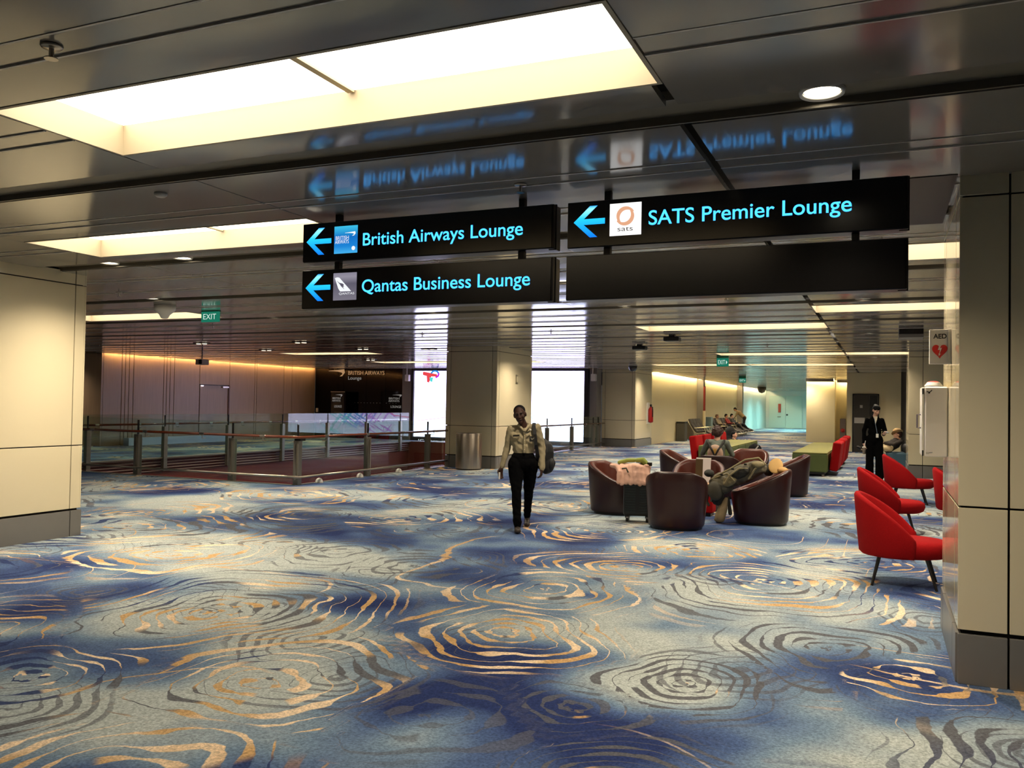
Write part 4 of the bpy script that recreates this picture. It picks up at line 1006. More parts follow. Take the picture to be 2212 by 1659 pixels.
def bench(name, label, x0, x1, ys, side, ztop=.58):
    """row of upholstered blocks with tilted red backrests on one side"""
    t = thing(name, label, 'bench', ((x0 + x1) / 2, (ys[0] + ys[-1]) / 2, 0), world=True)
    for k, (a, b) in enumerate(zip(ys[:-1], ys[1:])):
        box('seat_block', x0, x1, a + .01, b - .01, .10, ztop - .03, M_olive, t, bevel=.03, seg=3)
        box('seat_top', x0 + .005, x1 - .005, a + .015, b - .015, ztop - .035, ztop, M_green, t, bevel=.015, seg=3)
        xb = x1 if side > 0 else x0
        M = Matrix.Translation((xb + side * .12, (a + b) / 2, .12)) @ Matrix.Rotation(side * .13, 4, 'Y')
        MB().box(-.10, .10, -(b - a) * .36, (b - a) * .36, 0, .72, M).build('backrest', M_red, t, bevel=.05, seg=4)
        for yy in (a + .12, b - .12):
            for xx in (x0 + .1, x1 - .1): box('foot', xx - .03, xx + .03, yy - .03, yy + .03, 0, .10, M_steel, t)
    box('plinth', x0 + .06, x1 - .06, ys[0] + .05, ys[-1] - .05, .05, .10, M_leg, t)
    return t
bench('green_bench', 'long green bench with red backrests at the right, before the cream block', -2.10, -1.28, [22.3, 24.6, 26.9, 29.2], 1)
bench('green_bench', 'green bench with red backrests behind the rear tub chairs', -4.75, -3.86, [24.0, 25.35, 26.7, 28.05, 29.4], -1)
t = thing('blue_sofa', 'dark blue sofa half hidden behind the far right pillar', 'sofa', (.75, 26.6, 0), world=True)
box('seat_block', .03, 1.9, 26.2, 27.0, .08, .47, M_bluesofa, t, bevel=.04, seg=3); box('backrest', 1.7, 1.95, 26.2, 27.0, .4, .85, M_bluesofa, t, bevel=.05, seg=3); box('plinth', .12, 1.8, 26.3, 26.9, 0, .08, M_leg, t)

def recliner_proto():
    t = thing('recliner_seat', 'x', 'seat')
    Mp = mat('recliner pad', '2c241d', .5, vary=(6, .2)); Mc = mat('headrest pad', '4a443f', .5); Mfr = mat('recliner frame', 'b9ae97', .35, .7)
    def pad(nm, a, b, th, m):
        a, b = Vector(a), Vector(b); d = b - a; ang = math.atan2(d.z, d.x)
        M = Matrix.Translation(a) @ Matrix.Rotation(-ang, 4, 'Y')
        MB().box(0, d.length, -.29, .29, 0, th, M).build(nm, m, t, bevel=.025, seg=3)
    pad('headrest', (-.02, 0, 1.02), (.07, 0, .78), .10, Mc); pad('back_pad', (.07, 0, .77), (.36, 0, .38), .09, Mp); pad('seat_pad', (.38, 0, .36), (.85, 0, .40), .08, Mp); pad('leg_rest', (.87, 0, .40), (1.30, 0, .22), .07, Mp)
    for s in (-.31, .31):
        MB().tube([(-.05, s, .98), (.34, s, .32), (.86, s, .36), (1.32, s, .18)], .017, 6).tube([(.30, s, .60), (.78, s, .62), (.88, s, .38)], .015, 6).build('side_frame', Mfr, t)
    MB().tube([(.45, 0, .34), (.45, 0, .06)], .035, 8).tube([(.0, 0, .04), (.95, 0, .04)], .03, 8).build('pedestal', Mfr, t)
    return t
rec = recliner_proto()
k = 0
for gi, (xs, ys, lb) in enumerate(((-9.0, [43.2 + .66 * i for i in range(4)], 'dark recliner seat, {} from the front in the row by the cream wall'), (-8.75, [47.8 + .95 * i for i in range(8)], 'dark recliner seat, {} from the front in the occupied far row'))):
    for n, y in enumerate(ys):
        o = rec if k == 0 else copy_tree(rec); k += 1
        o.location = (xs, y, 0); o['label'] = lb.format(ORD[n]); o['group'] = 'corridor recliner seats'
t = thing('info_stand', 'grey stand with a wooden side behind the first recliners', 'stand', (-9.0, 47.0, 0), world=True)
box('cabinet', -8.95, -8.55, 46.6, 47.1, 0, 1.12, mat('stand teal grey', '7d938f', .4), t, bevel=.01); box('wood_side', -9.15, -8.955, 46.6, 47.1, .5, 1.12, mat('stand wood', '7a4a24', .5), t)
t = thing('waste_bin', 'dark grey square bin at the foot of the cream wall', 'bin', (-8.9, 41.2, 0), world=True)
box('bin_body', -9.15, -8.75, 40.9, 41.5, 0, .86, mat('bin grey', '4c4840', .5), t, bevel=.02); box('bin_lid', -9.16, -8.74, 40.88, 41.52, .86, .93, M_dark, t, bevel=.01)
# ================================================================== LUGGAGE AND CLOTHING ON THE CHAIRS
Mcase = mat('suitcase shell', '0d0f10', .35, bump=(3, .0))
t = thing('suitcase', 'black ribbed upright suitcase on wheels between two front tub chairs', 'suitcase', (-3.23, 12.02, 0), math.radians(12))
box('shell', -.20, .20, -.13, .13, .09, .62, Mcase, t, bevel=.04, seg=4)
for i in range(13):
    z = .14 + .036 * i
    for x0, x1 in ((-.17, -.03), (.03, .17)): MB().box(x0, x1, -.137, -.129, z, z + .016).build('rib', mat('suitcase rib', '1c2524', .35), t)
MB().box(-.205, .205, -.012, .012, .10, .615).build('zip_band', mat('zip black', '050505', .6), t)
for sx in (-.14, .14):
    for sy in (-.08, .08):
        MB().cyl((sx - .02, sy, .045), (sx + .02, sy, .045), .045, n=16).build('wheel', M_leg, t); box('fork', sx - .03, sx + .03, sy - .03, sy + .03, .06, .10, M_leg, t)
MB().tube([(-.09, .09, .62), (-.09, .09, .70), (.09, .09, .70), (.09, .09, .62)], .01, 6).build('pull_handle', M_dark, t)
Mpink = mat('pink cotton', 'e0b29c', .85, vary=(6, .10), bump=(14, .5)); Mlime = mat('lime cloth', '8f9a45', .8)
s = Soft()
for k in range(7):
    x = -.15 + .058 * k
    s.cap((x * .9, -.03, .80 - .012 * abs(k - 3)), .075, (x * 1.08 + .02, -.12, .585 + .012 * (k % 2)), .042, 0).cap((x, .06, .80), .06, (x, .13, .68), .04, 0)
s.chain([(-.30, .02, .82), (-.22, -.05, .81), (-.18, -.12, .74), (-.19, -.15, .60)], [.035, .042, .042, .034], 0).ell((-.26, .02, .82), (.06, .045, .03), 0).ell((.20, -.02, .83), (.05, .06, .035), 0)
t = thing('pink_jacket', 'crumpled pink jacket slung over the suitcase', 'jacket', (-3.30, 11.98, -.03), math.radians(12))
s.build('cloth', [Mpink], t, .007, 3, wr=(.010, .19))
MB().tube([(-.14, -.18, .79), (-.08, -.19, .80), (-.05, -.20, .74)], .012, 6).build('drawcord', mat('cord olive', '3a3a24', .7), t)
t2 = thing('lime_towel', 'rolled lime green cloth with a black buckle on top of the pink jacket', 'cloth', (-3.30, 12.0, -.03), math.radians(12))
Soft().chain([(-.20, .06, .86), (-.08, .04, .895), (.02, .05, .90)], [.03, .032, .03]).chain([(.06, .02, .90), (.14, -.02, .91), (.19, -.04, .86), (.13, .03, .87)], [.035, .04, .035, .03]).build('cloth_roll', [Mlime], t2, .01, 3)
MB().box(.20, .27, -.07, -.02, .83, .88).build('buckle', M_leg, t2, bevel=.006)

# olive backpack sprawled on the right tub chair
Mol = mat('olive nylon', '625b47', .7, vary=(9, .2), bump=(20, .4)); Mold = mat('dark nylon', '26241d', .7); Molt = mat('tan trim', '8d815e', .7)
t = thing('hiking_backpack', 'large olive hiking backpack lying across the right tub chair', 'backpack', (-1.98, 12.52, 0), math.radians(-8))
s = Soft()
s.ell((.10, .06, .70), (.34, .20, .14), 0, Euler((0, -.42, 0)).to_matrix()).ell((-.16, .0, .56), (.18, .19, .16), 0).ell((.30, .08, .80), (.16, .17, .11), 0).ell((-.20, -.08, .42), (.10, .12, .18), 1).ell((.14, -.115, .735), (.15, .065, .075), 1, Euler((0, -.42, 0)).to_matrix()).ell((.36, -.02, .86), (.09, .12, .05), 2).ell((-.02, -.13, .60), (.12, .06, .07), 2, Euler((0, -.42, 0)).to_matrix())
s.build('pack_body', [Mol, Mold, Molt], t, .008, 2, wr=(.010, .12))
for q in ((-.10, -.205, .70), (.06, -.205, .79), (.22, -.15, .86)): MB().box(q[0] - .02, q[0] + .02, q[1] - .012, q[1], q[2] - .012, q[2] + .012).build('buckle', M_leg, t, bevel=.003)
Soft().ell((-.20, -.21, .48), (.11, .05, .125), 0).ell((-.19, -.20, .43), (.10, .05, .10), 0).build('side_pouch', [mat('pouch nylon', '474336', .7, bump=(20, .3))], t, .010, 3)
Soft().ell((-.33, -.06, .70), (.07, .10, .055), 0).build('top_flap', [Mold], t, .010, 3)
for pts in ([(-.22, -.14, .66), (.0, -.17, .78), (.20, -.10, .92), (.36, .0, .95), (.45, .03, .86)], [(-.05, -.20, .58), (.02, -.21, .70), (.14, -.17, .80), (.24, -.13, .80)], [(-.28, -.12, .62), (-.02, -.20, .72), (.08, -.20, .62)], [(.26, -.12, .66), (.34, -.09, .80), (.42, -.03, .88)]):
    Soft().chain(pts, [.014] * len(pts)).build('strap', [Molt], t, .006, 2)
MB().tube([(-.32, -.10, .50), (-.34, -.12, .30), (-.30, -.13, .24)], .022, 6).build('hanging_strap', Mold, t)
MB().tube([(-.24, -.12, .40), (-.26, -.14, .30)], .03, 6).build('buckle', Mold, t)
t = thing('tan_pouch', 'tan plush pouch standing on the carpet below the olive backpack', 'pouch', (-2.10, 12.50, 0), math.radians(10))
Soft().chain([(.03, 0, .34), (-.01, 0, .22), (-.05, 0, .09)], [.03, .065, .075]).ell((-.06, 0, .05), (.075, .06, .048)).build('plush_body', [mat('tan plush', 'a58f6a', .95, vary=(14, .25), bump=(90, .6))], t, .01, 3)
Soft().chain([(.06, .03, .36), (.09, .03, .14)], [.02, .03]).build('dark_cord', [Mold], t, .01, 2)
t = thing('sun_hat', 'tan hat lying on the rim of the right tub chair', 'hat', (-1.42, 12.74, .80), math.radians(-12))
R = Euler((math.radians(62), 0, math.radians(8))).to_matrix()
Soft().ell((0, 0, .03), (.105, .125, .018), 0, R).build('brim', [mat('hat tan', 'd3a968', .7, vary=(12, .08))], t, .008, 2)
Soft().ell((.09, .02, -.03), (.08, .09, .05), 0).build('crown', [mat('hat tan dark', 'c79a5c', .7)], t, .01, 2)
Soft().ell((-.12, .05, -.04), (.08, .09, .085), 0).build('dark_lining', [Mold], t, .01, 2)
t = thing('leaflet_pair', 'brown and white leaflets leaning on the tub chair facing the viewer', 'leaflet', (-2.70, 13.95, .44))
M = Matrix.Rotation(-.13, 4, 'X')
MB().box(-.105, .01, .0, .012, 0, .37, M).build('brown_leaflet', mat('leaflet brown', '4f3a14', .5), t); MB().box(.01, .135, .001, .013, 0, .38, M).build('white_leaflet', mat('leaflet white', 'e6d9d2', .6), t); MB().box(-.10, .135, .013, .03, .36, .395, M).build('backing_sheet', mat('leaflet edge', 'efe6da', .6), t)
t = thing('beige_scarf', 'crumpled beige scarf on the red ottoman', 'scarf', (-2.60, 13.25, .42))
Soft().ell((.06, 0, .03), (.16, .13, .035)).ell((.12, -.05, .05), (.09, .06, .035)).ell((-.08, .03, .035), (.11, .10, .03)).chain([(-.05, -.08, .04), (.08, -.07, .06), (.17, .02, .05)], [.025, .03, .03]).build('cloth', [mat('scarf beige', 'c9a183', .9, bump=(25, .6))], t, .008, 2, wr=(.008, .08))

# ================================================================== PEOPLE
SKIN_D = mat('skin deep brown', '3a241c', .6, vary=(8, .06), spec=.25); SKIN_L = mat('skin light', 'd9a88c', .5, vary=(8, .05)); SKIN_M = mat('skin tan', 'b98a6c', .5)
HAIRK = mat('hair black', '080707', .75, bump=(60, .4), spec=.2); HAIRB = mat('hair brown', '3a2015', .6, bump=(30, .9)); HAIRG = mat('cropped hair', '0f0d10', .85, bump=(160, .3), spec=.1)
def add_head(s, c, Rm, m, k=1.0):
    """cranium, face, jaw, nose, brow, ears, lips; looks along local -y"""
    c = Vector(c)
    def P(x, y, z): return c + Rm @ (Vector((x, y, z)) * k)
    s.ell(P(0, .012, .03), Vector((.074, .092, .088)) * k, m, Rm).ell(P(0, -.02, -.03), Vector((.060, .068, .082)) * k, m, Rm).cap(P(0, -.058, -.088), .028 * k, P(0, -.035, -.085), .036 * k, m)
    s.cap(P(0, -.088, .018), .009 * k, P(0, -.106, -.026), .013 * k, m).cap(P(-.013, -.094, -.029), .009 * k, P(.013, -.094, -.029), .009 * k, m)
    s.cap(P(-.035, -.072, .028), .013 * k, P(.035, -.072, .028), .013 * k, m).cap(P(-.02, -.084, -.058), .0075 * k, P(.02, -.084, -.058), .0075 * k, m)
    for sx in (-1, 1): s.ell(P(sx * .076, .012, -.005), Vector((.012, .022, .032)) * k, m, Rm).ell(P(sx * .04, -.058, -.02), Vector((.024, .026, .024)) * k, m, Rm)
def face_parts(par, c, Rm, k=1.0, lip='341d18'):
    c = Vector(c)
    def P(x, y, z): return tuple(c + Rm @ (Vector((x, y, z)) * k))
    for sx in (-1, 1):
        Soft().ell(P(sx * .031, -.081, .010), Vector((.012, .0065, .0055)) * k, 0, Rm).build('eye', [mat('eye dark', '1c1412', .4)], par, .0025 * k, 1)
        Soft().ell(P(sx * .031, -.087, .010), Vector((.006, .005, .006)) * k, 0, Rm).build('iris', [mat('iris', '120c0a', .2)], par, .002 * k, 0)
        Soft().cap(P(sx * .017, -.088, .030), .0045 * k, P(sx * .050, -.076, .030), .004 * k, 0).build('eyebrow', [mat('eyebrow', '120d0c', .7)], par, .0025 * k, 0)
    Soft().cap(P(-.022, -.088, -.058), .005 * k, P(.022, -.088, -.058), .005 * k).build('lips', [mat('lips ' + lip, lip, .5)], par, .0025 * k, 0)
def add_hand(s, w, d, nrm, side, m, curl=.5, k=1.0):
    """palm and five bent fingers; d = pointing direction, nrm = back of the hand, side = +1 thumb towards d x nrm"""
    w, d, nrm = Vector(w), Vector(d).normalized(), Vector(nrm).normalized(); q = d.cross(nrm).normalized() * side
    s.cap(w, .026 * k, w + d * .03 * k, .028 * k, m)
    for j in (-1, 0, 1): s.cap(w + d * .03 * k + q * .016 * j * k, .015 * k, w + d * .085 * k + q * .024 * j * k, .013 * k, m)
    L = (.060, .074, .080, .070) ; off = (-.033, -.011, .011, .032)
    for l, o in zip(L, off):
        b = w + d * .088 * k + q * o * k
        d1 = (d * math.cos(curl * .6) - nrm * math.sin(curl * .6)).normalized(); d2 = (d * math.cos(curl * 1.6) - nrm * math.sin(curl * 1.6)).normalized()
        e = b + d1 * l * .52 * k; s.cap(b, .0095 * k, e, .0088 * k, m).cap(e, .0088 * k, e + d2 * l * .48 * k, .0075 * k, m)
    b = w + d * .025 * k + q * .028 * k; e = b + (d * .62 + q * .65 - nrm * .3).normalized() * .042 * k
    s.cap(b, .014 * k, e, .011 * k, m).cap(e, .011 * k, e + (d * .85 + q * .2 - nrm * .4).normalized() * .034 * k, .009 * k, m)
def limb(s, pts, rs, ms):
    for i in range(len(pts) - 1): s.cap(pts[i], rs[i], pts[i + 1], rs[i + 1], ms[i] if hasattr(ms, '__len__') else ms)

# ---- walking person
def walker():
    t = thing('person', 'walking person in a khaki shirt and black trousers with a bag on one shoulder', 'person', (-4.33, 10.33, 0), math.radians(22.6))
    SH = mat('khaki shirt', '93876a', .85, vary=(3, .06), bump=(11, .55)); TR = mat('black trousers', '060607', .95, bump=(10, .3), spec=.08); SO = mat('brown shoes', '2a2018', .5)
    s = Soft(); mats = [SKIN_D, SH, TR, SO]
    # torso
    s.ell((.015, .07, 1.20), (.158, .105, .13), 1).ell((.022, .07, 1.07), (.148, .10, .12), 1).ell((.02, .07, 1.29), (.15, .085, .07), 1)
    s.cap((-.135, .07, 1.318), .052, (.175, .07, 1.348), .052, 1)
    s.cap((-.10, .05, 1.22), .07, (-.06, .06, 1.10), .07, 1).cap((.12, .05, 1.22), .07, (.09, .06, 1.10), .07, 1)
    # pelvis and legs
    s.ell((.02, .08, .955), (.162, .115, .10), 2).ell((.025, .08, .88), (.188, .125, .12), 2)
    limb(s, [(-.078, .06, .86), (-.068, .02, .68), (-.060, -.04, .49), (-.045, -.12, .115)], [.110, .092, .068, .054], 2)
    limb(s, [(.118, .10, .86), (.108, .14, .68), (.098, .18, .49), (.088, .47, .16)], [.110, .092, .066, .050], 2)
    s.cap((-.045, -.12, .17), .060, (-.04, -.125, .105), .056, 2).cap((.088, .44, .20), .054, (.086, .50, .14), .050, 2)
    # shoes
    s.cap((-.04, -.10, .045), .042, (-.035, -.27, .036), .036, 3).cap((-.04, -.08, .05), .04, (-.042, -.12, .09), .042, 3).ell((-.037, -.22, .03), (.046, .09, .03), 3)
    s.cap((.087, .53, .105), .040, (.083, .415, .040), .036, 3).cap((.087, .52, .13), .042, (.087, .50, .12), .042, 3).ell((.084, .40, .035), (.042, .065, .034), 3)
    # arms
    limb(s, [(-.15, .07, 1.315), (-.192, .10, 1.075), (-.255, .06, .83)], [.058, .050, .038], 1)
    limb(s, [(.195, .07, 1.345), (.262, .10, 1.085), (.268, .04, .82)], [.058, .052, .042], 1)
    add_hand(s, (-.262, .055, .815), (-.14, -.10, -1), (-.6, .8, 0), -1, 0, .55, .98)
    add_hand(s, (.266, .035, .815), (-.10, -.05, -1), (.9, -.3, 0), -1, 0, .75, .95)
    # neck and head
    s.cap((.025, .07, 1.335), .060, (-.01, .045, 1.43), .052, 0)
    Rm = Euler((math.radians(6), math.radians(-10), math.radians(-8))).to_matrix(); hc = (-.034, .025, 1.508)
    add_head(s, hc, Rm, 0, 1.0)
    s.build('body', mats, t, .0065, 4, wr=(.006, .10, (1, 2)))
    face_parts(t, hc, Rm)
    c = Vector(hc)
    Soft().ell(c + Rm @ Vector((0, .028, .050)), (.079, .090, .078), 0, Rm).ell(c + Rm @ Vector((0, .058, .0)), (.072, .062, .075), 0, Rm).build('hair', [HAIRG], t, .006, 3)
    # collar, placket, name tag, badge, lanyard, belt
    Soft().chain([(-.05, .03, 1.375), (-.02, -.012, 1.345), (.025, -.045, 1.300)], [.016, .018, .014]).chain([(.095, .04, 1.385), (.075, -.01, 1.350), (.035, -.045, 1.300)], [.016, .018, .014]).chain([(-.05, .03, 1.375), (-.01, .12, 1.392), (.06, .13, 1.395), (.095, .04, 1.385)], [.016, .018, .018, .016]).build('collar', [SH], t, .006, 2)
    MB().box(.020, .046, -.048, -.036, 1.02, 1.285).build('placket', SH, t, bevel=.003)
    for z in (1.24, 1.18, 1.12, 1.06): MB().cyl((.033, -.050, z), (.033, -.047, z), .006, n=10).build('button', mat('shirt button', 'c9bd9f', .4), t)
    MB().box(-.115, -.030, -.046, -.036, 1.235, 1.257, Matrix.Rotation(-.08, 4, 'Y') @ Matrix.Translation((.095, 0, -.006))).build('name_tag', M_leg, t)
    bd = MB().box(.095, .168, -.062, -.054, 1.165, 1.232).build('badge', mat('badge dark', '23211e', .4), t)
    Mwg = mat('badge silver', 'a39c88', .3, .5)
    MB().prism([(.104, 1.221), (.122, 1.213), (.131, 1.205), (.142, 1.213), (.163, 1.217), (.15, 1.201), (.142, 1.190), (.131, 1.185), (.120, 1.190), (.113, 1.204)], -.066, -.062).build('wing_emblem', Mwg, bd)
    MB().tube([(.03, -.055, 1.275), (.062, -.058, 1.272), (.09, -.055, 1.29), (.108, -.05, 1.318)], .006, 6).tube([(.108, -.05, 1.318), (.118, -.058, 1.27), (.131, -.060, 1.232)], .003, 6).build('lanyard', M_leg, t)
    MB().cyl((.108, -.058, 1.318), (.108, -.052, 1.318), .011, n=14).build('lapel_pin', M_white, t)
    # things carried
    ph = thing('folded_paper', 'small white paper in the right hand of the walking person', 'paper', (-4.33, 10.33, 0), math.radians(22.6))
    MB().box(-.296, -.276, -.02, .02, .665, .755, Matrix.Rotation(.0, 4, 'Y')).build('sheet', M_white, ph, bevel=.004)
    bg = thing('shoulder_backpack', 'black backpack hanging from the left shoulder of the walking person', 'backpack', (-4.33, 10.33, 0), math.radians(22.6))
    Mb = mat('black nylon', '0b0b0d', .7, bump=(16, .4))
    Soft().ell((.30, .22, .97), (.125, .12, .22), 0).ell((.33, .22, .86), (.115, .12, .13), 0).ell((.26, .22, 1.10), (.09, .10, .12), 0).build('bag_body', [Mb], bg, .010, 2, wr=(.010, .16))
    Soft().ell((.385, .18, .86), (.045, .08, .09), 0).build('side_pocket', [Mb], bg, .01, 2)
    pts = [(.165, .17, 1.37), (.155, .06, 1.402), (.150, -.02, 1.372), (.165, -.045, 1.26), (.182, -.035, 1.12), (.205, .02, 1.0), (.225, .10, .90)]
    mb = MB(); rr = []
    for i, p in enumerate(pts):
        rr.append([(p[0] - .022, p[1] - .004, p[2]), (p[0] + .022, p[1] - .002, p[2]), (p[0] + .022, p[1] + .006, p[2] + .004), (p[0] - .022, p[1] + .004, p[2] + .004)])
    mb.loft(rr).build('shoulder_strap', Mb, bg)
walker()

# ---- standing woman in black looking at a phone
def phone_woman():
    t = thing('person', 'standing person in a black suit looking at a phone behind the red chairs', 'person', (-.22, 22.15, 0), math.radians(4))
    BK = mat('black suit', '050505', .95, bump=(9, .3), spec=.08); WH = mat('cream blouse', 'd8ccb0', .8)
    s = Soft(); mats = [SKIN_L, BK, WH]
    k = 1.04
    def V(*a): return tuple(x * k for x in a)
    s.ell(V(0, .02, 1.25), V(.165, .11, .16), 1).ell(V(0, .02, 1.08), V(.15, .105, .14), 1).cap(V(-.13, .02, 1.355), .05, V(.13, .02, 1.355), .05, 1).cap(V(-.05, .02, 1.40), .05, V(.05, .02, 1.40), .05, 1).ell(V(0, .02, .93), V(.18, .125, .14), 1)
    limb(s, [V(-.09, .03, .88), V(-.10, .02, .48), V(-.10, .04, .08)], [.105, .095, .10], 1); limb(s, [V(.09, .03, .88), V(.10, -.02, .48), V(.11, .0, .08)], [.105, .095, .10], 1)
    s.cap(V(-.10, 0, .045), .045, V(-.11, -.14, .035), .034, 1).cap(V(.11, -.04, .045), .045, V(.12, -.18, .035), .034, 1)
    limb(s, [V(-.152, .02, 1.35), V(-.225, .05, 1.10), V(-.225, -.02, .84)], [.062, .055, .045], 1)
    limb(s, [V(.152, .02, 1.35), V(.215, -.02, 1.10), V(.17, -.22, 1.04)], [.062, .055, .045], 1)
    add_hand(s, V(-.225, -.03, .83), (0, -.15, -1), (-1, 0, 0), -1, 0, .8, 1.0); add_hand(s, V(.165, -.235, 1.045), (.25, -1, .15), (.1, -.1, -1), 1, 0, .7, 1.0)
    s.cap(V(0, .02, 1.40), .055, V(.02, -.01, 1.50), .048, 0)
    Rm = Euler((math.radians(22), 0, math.radians(28))).to_matrix(); hc = V(.03, -.03, 1.575)
    add_head(s, hc, Rm, 0, 1.0); s.build('body', mats, t, .010, 4, wr=(.007, .14, (1,))); face_parts(t, hc, Rm, 1.0, 'a8564a')
    c = Vector(hc)
    Soft().ell(c + Rm @ Vector((0, .012, .052)), (.083, .098, .080), 0, Rm).ell(c + Rm @ Vector((0, .07, -.01)), (.075, .06, .09), 0, Rm).ell(c + Rm @ Vector((0, .075, .095)), (.045, .045, .035), 0, Rm).build('hair', [HAIRK], t, .008, 3)
    MB().prism([(-.035, 1.50), (.055, 1.50), (.02, 1.30)], -.118, -.085).build('blouse', WH, t); MB().tube([(-.02, -.12, 1.47), (.02, -.135, 1.25), (.045, -.14, 1.10)], .005, 6).build('lanyard', mat('lanyard blue', '8fa0b5', .5), t)
    MB().box(.02, .075, -.15, -.14, 1.00, 1.09).build('id_card', M_white, t)
    for sx in (-1, 1): Soft().chain([(sx * .06, -.07, 1.50), (sx * .05, -.115, 1.38), (.01, -.125, 1.27)], [.016, .022, .012]).build('lapel', [BK], t, .008, 2)
    ph = thing('phone', 'dark phone held up by the standing person in black', 'phone', (-.22, 22.15, 0), math.radians(4))
    MB().box(-.04, .04, -.08, .08, 0, .009, Matrix.Translation((.23, -.36, 1.135)) @ Euler((.25, -.05, .2)).to_matrix().to_4x4()).build('slab', M_dark, ph, bevel=.003)
    cp = thing('drink_cup', 'iced drink cup with a straw held by the standing person in black', 'cup', (-.22, 22.15, 0), math.radians(4))
    c0 = (-.235, -.10, .60); MB().lathe([(.03, 0), (.042, .15), (.044, .155)], c=c0, n=18).build('cup_body', mat('cup tea', 'a08a72', .25), cp, smooth=True); MB().lathe([(.046, .155), (.046, .165), (.02, .18)], c=c0, n=18).build('lid', M_white, cp); MB().cyl((-.235, -.10, .76), (-.205, -.10, .92), .007, n=8).build('straw', M_white, cp)
phone_woman()

# ---- generic seated / leaning travellers
def traveller(label, loc, rz, mats, hair, pose, name='person', vox=.014, hat=None):
    t = thing(name, label, 'person', loc, rz)
    s = Soft(); P = pose
    s.cap(P['pelvis'], .135, P['chest'], .15, 1).cap(P['pelvis'], .14, Vector(P['pelvis']) * .7 + Vector(P['chest']) * .3, .13, 1)
    ch = Vector(P['chest']); sd = Vector(P.get('side', (1, 0, 0))).normalized()
    up = (ch - Vector(P['pelvis'])).normalized()
    for sg, arm in ((-1, P['armR']), (1, P['armL'])):
        sh = ch + sd * sg * .17 + up * .10
        s.cap(ch + up * .08, .08, sh, .062, 1); limb(s, [sh, arm[0], arm[1]], [.062, .05, .038], 1)
        d = (Vector(arm[1]) - Vector(arm[0])).normalized()
        add_hand(s, arm[1], d, (0, 0, 1) if abs(d.z) < .8 else (0, 1, 0), 1 * sg, 0, .7, 1.0)
    for sg, leg in ((-1, P['legR']), (1, P['legL'])):
        hp = Vector(P['pelvis']) + sd * sg * .09
        limb(s, [hp, leg[0], leg[1]], [.105, .07, .05], 2)
        s.cap(leg[1], .05, leg[2], .036, 3)
    hc = Vector(P['head']); Rm = Euler(P.get('hrot', (0, 0, 0))).to_matrix()
    s.cap(ch + up * .14, .055, hc - Rm @ Vector((0, -.01, .07)), .048, 0); add_head(s, hc, Rm, 0, 1.0)
    s.build('body', mats, t, vox, 3, wr=(.007, .14, (1, 2)))
    if vox < .02: face_parts(t, hc, Rm, 1.0, '9a5a4a')
    hs = Soft().ell(hc + Rm @ Vector((0, .03, .05)), (.083, .093, .082), 0, Rm).ell(hc + Rm @ Vector((0, .065, .0)), (.076, .06, .08), 0, Rm)
    if pose.get('curly'):
        r = random.Random(2)
        for _ in range(46):
            a, b = r.uniform(0, 6.28), r.uniform(-.5, 1.4); q = Vector((math.cos(a) * math.cos(b) * .085, abs(math.sin(a)) * math.cos(b) * .095, math.sin(b) * .10 + .03))
            hs.ell(hc + Rm @ (q * 1.08), (.027, .027, .027))
    hs.build('hair', [hair], t, .008 if vox < .02 else .014, 2)
    return t
TRb = mat('dark trousers', '15141a', .9); SHk = mat('black shoe', '0c0b0b', .5)
tg = mat('grey green tee', '6f766a', .85, bump=(12, .5))
# seated, back to the viewer, in the rear cluster's front chair (faces +y)
ps = traveller('seated person with curly brown hair and a small backpack, seen from behind', (-2.84, 16.12, 0), math.radians(6), [SKIN_L, tg, TRb, SHk], HAIRB,
    dict(pelvis=(0, -.02, .58), chest=(0, -.03, .90), side=(1, 0, 0), armR=((-.27, .02, .78), (-.20, .26, .66)), armL=((.27, .02, .78), (.20, .26, .66)), legR=((-.12, .42, .52), (-.12, .46, .10), (-.12, .60, .05)), legL=((.12, .42, .52), (.12, .46, .10), (.12, .60, .05)), head=(.0, .03, 1.155), hrot=(math.radians(16), 0, math.pi), curly=True), vox=.011)
bp = thing('small_backpack', 'small beige backpack with dark straps worn by the seated curly-haired person', 'backpack', (-2.84, 16.12, 0), math.radians(6))
Soft().ell((-.02, -.235, .80), (.145, .06, .16), 0).ell((-.02, -.235, .86), (.12, .055, .11), 0).build('bag_body', [mat('beige nylon', 'c9a890', .7, bump=(12, .8))], bp, .01, 2)
for sg in (-1, 1):
    Soft().chain([(-.02, -.30, .76), (-.02 + sg * .06, -.29, .88), (-.02 + sg * .13, -.20, .99), (-.02 + sg * .15, -.08, 1.04)], [.018, .018, .022, .022]).build('strap', [Mold], bp, .008, 2)
MB().prism([(-.055, .895), (.015, .895), (-.02, .80)], -.315, -.295).build('yellow_tab', mat('yellow tab', 'e0b45a', .6), bp)
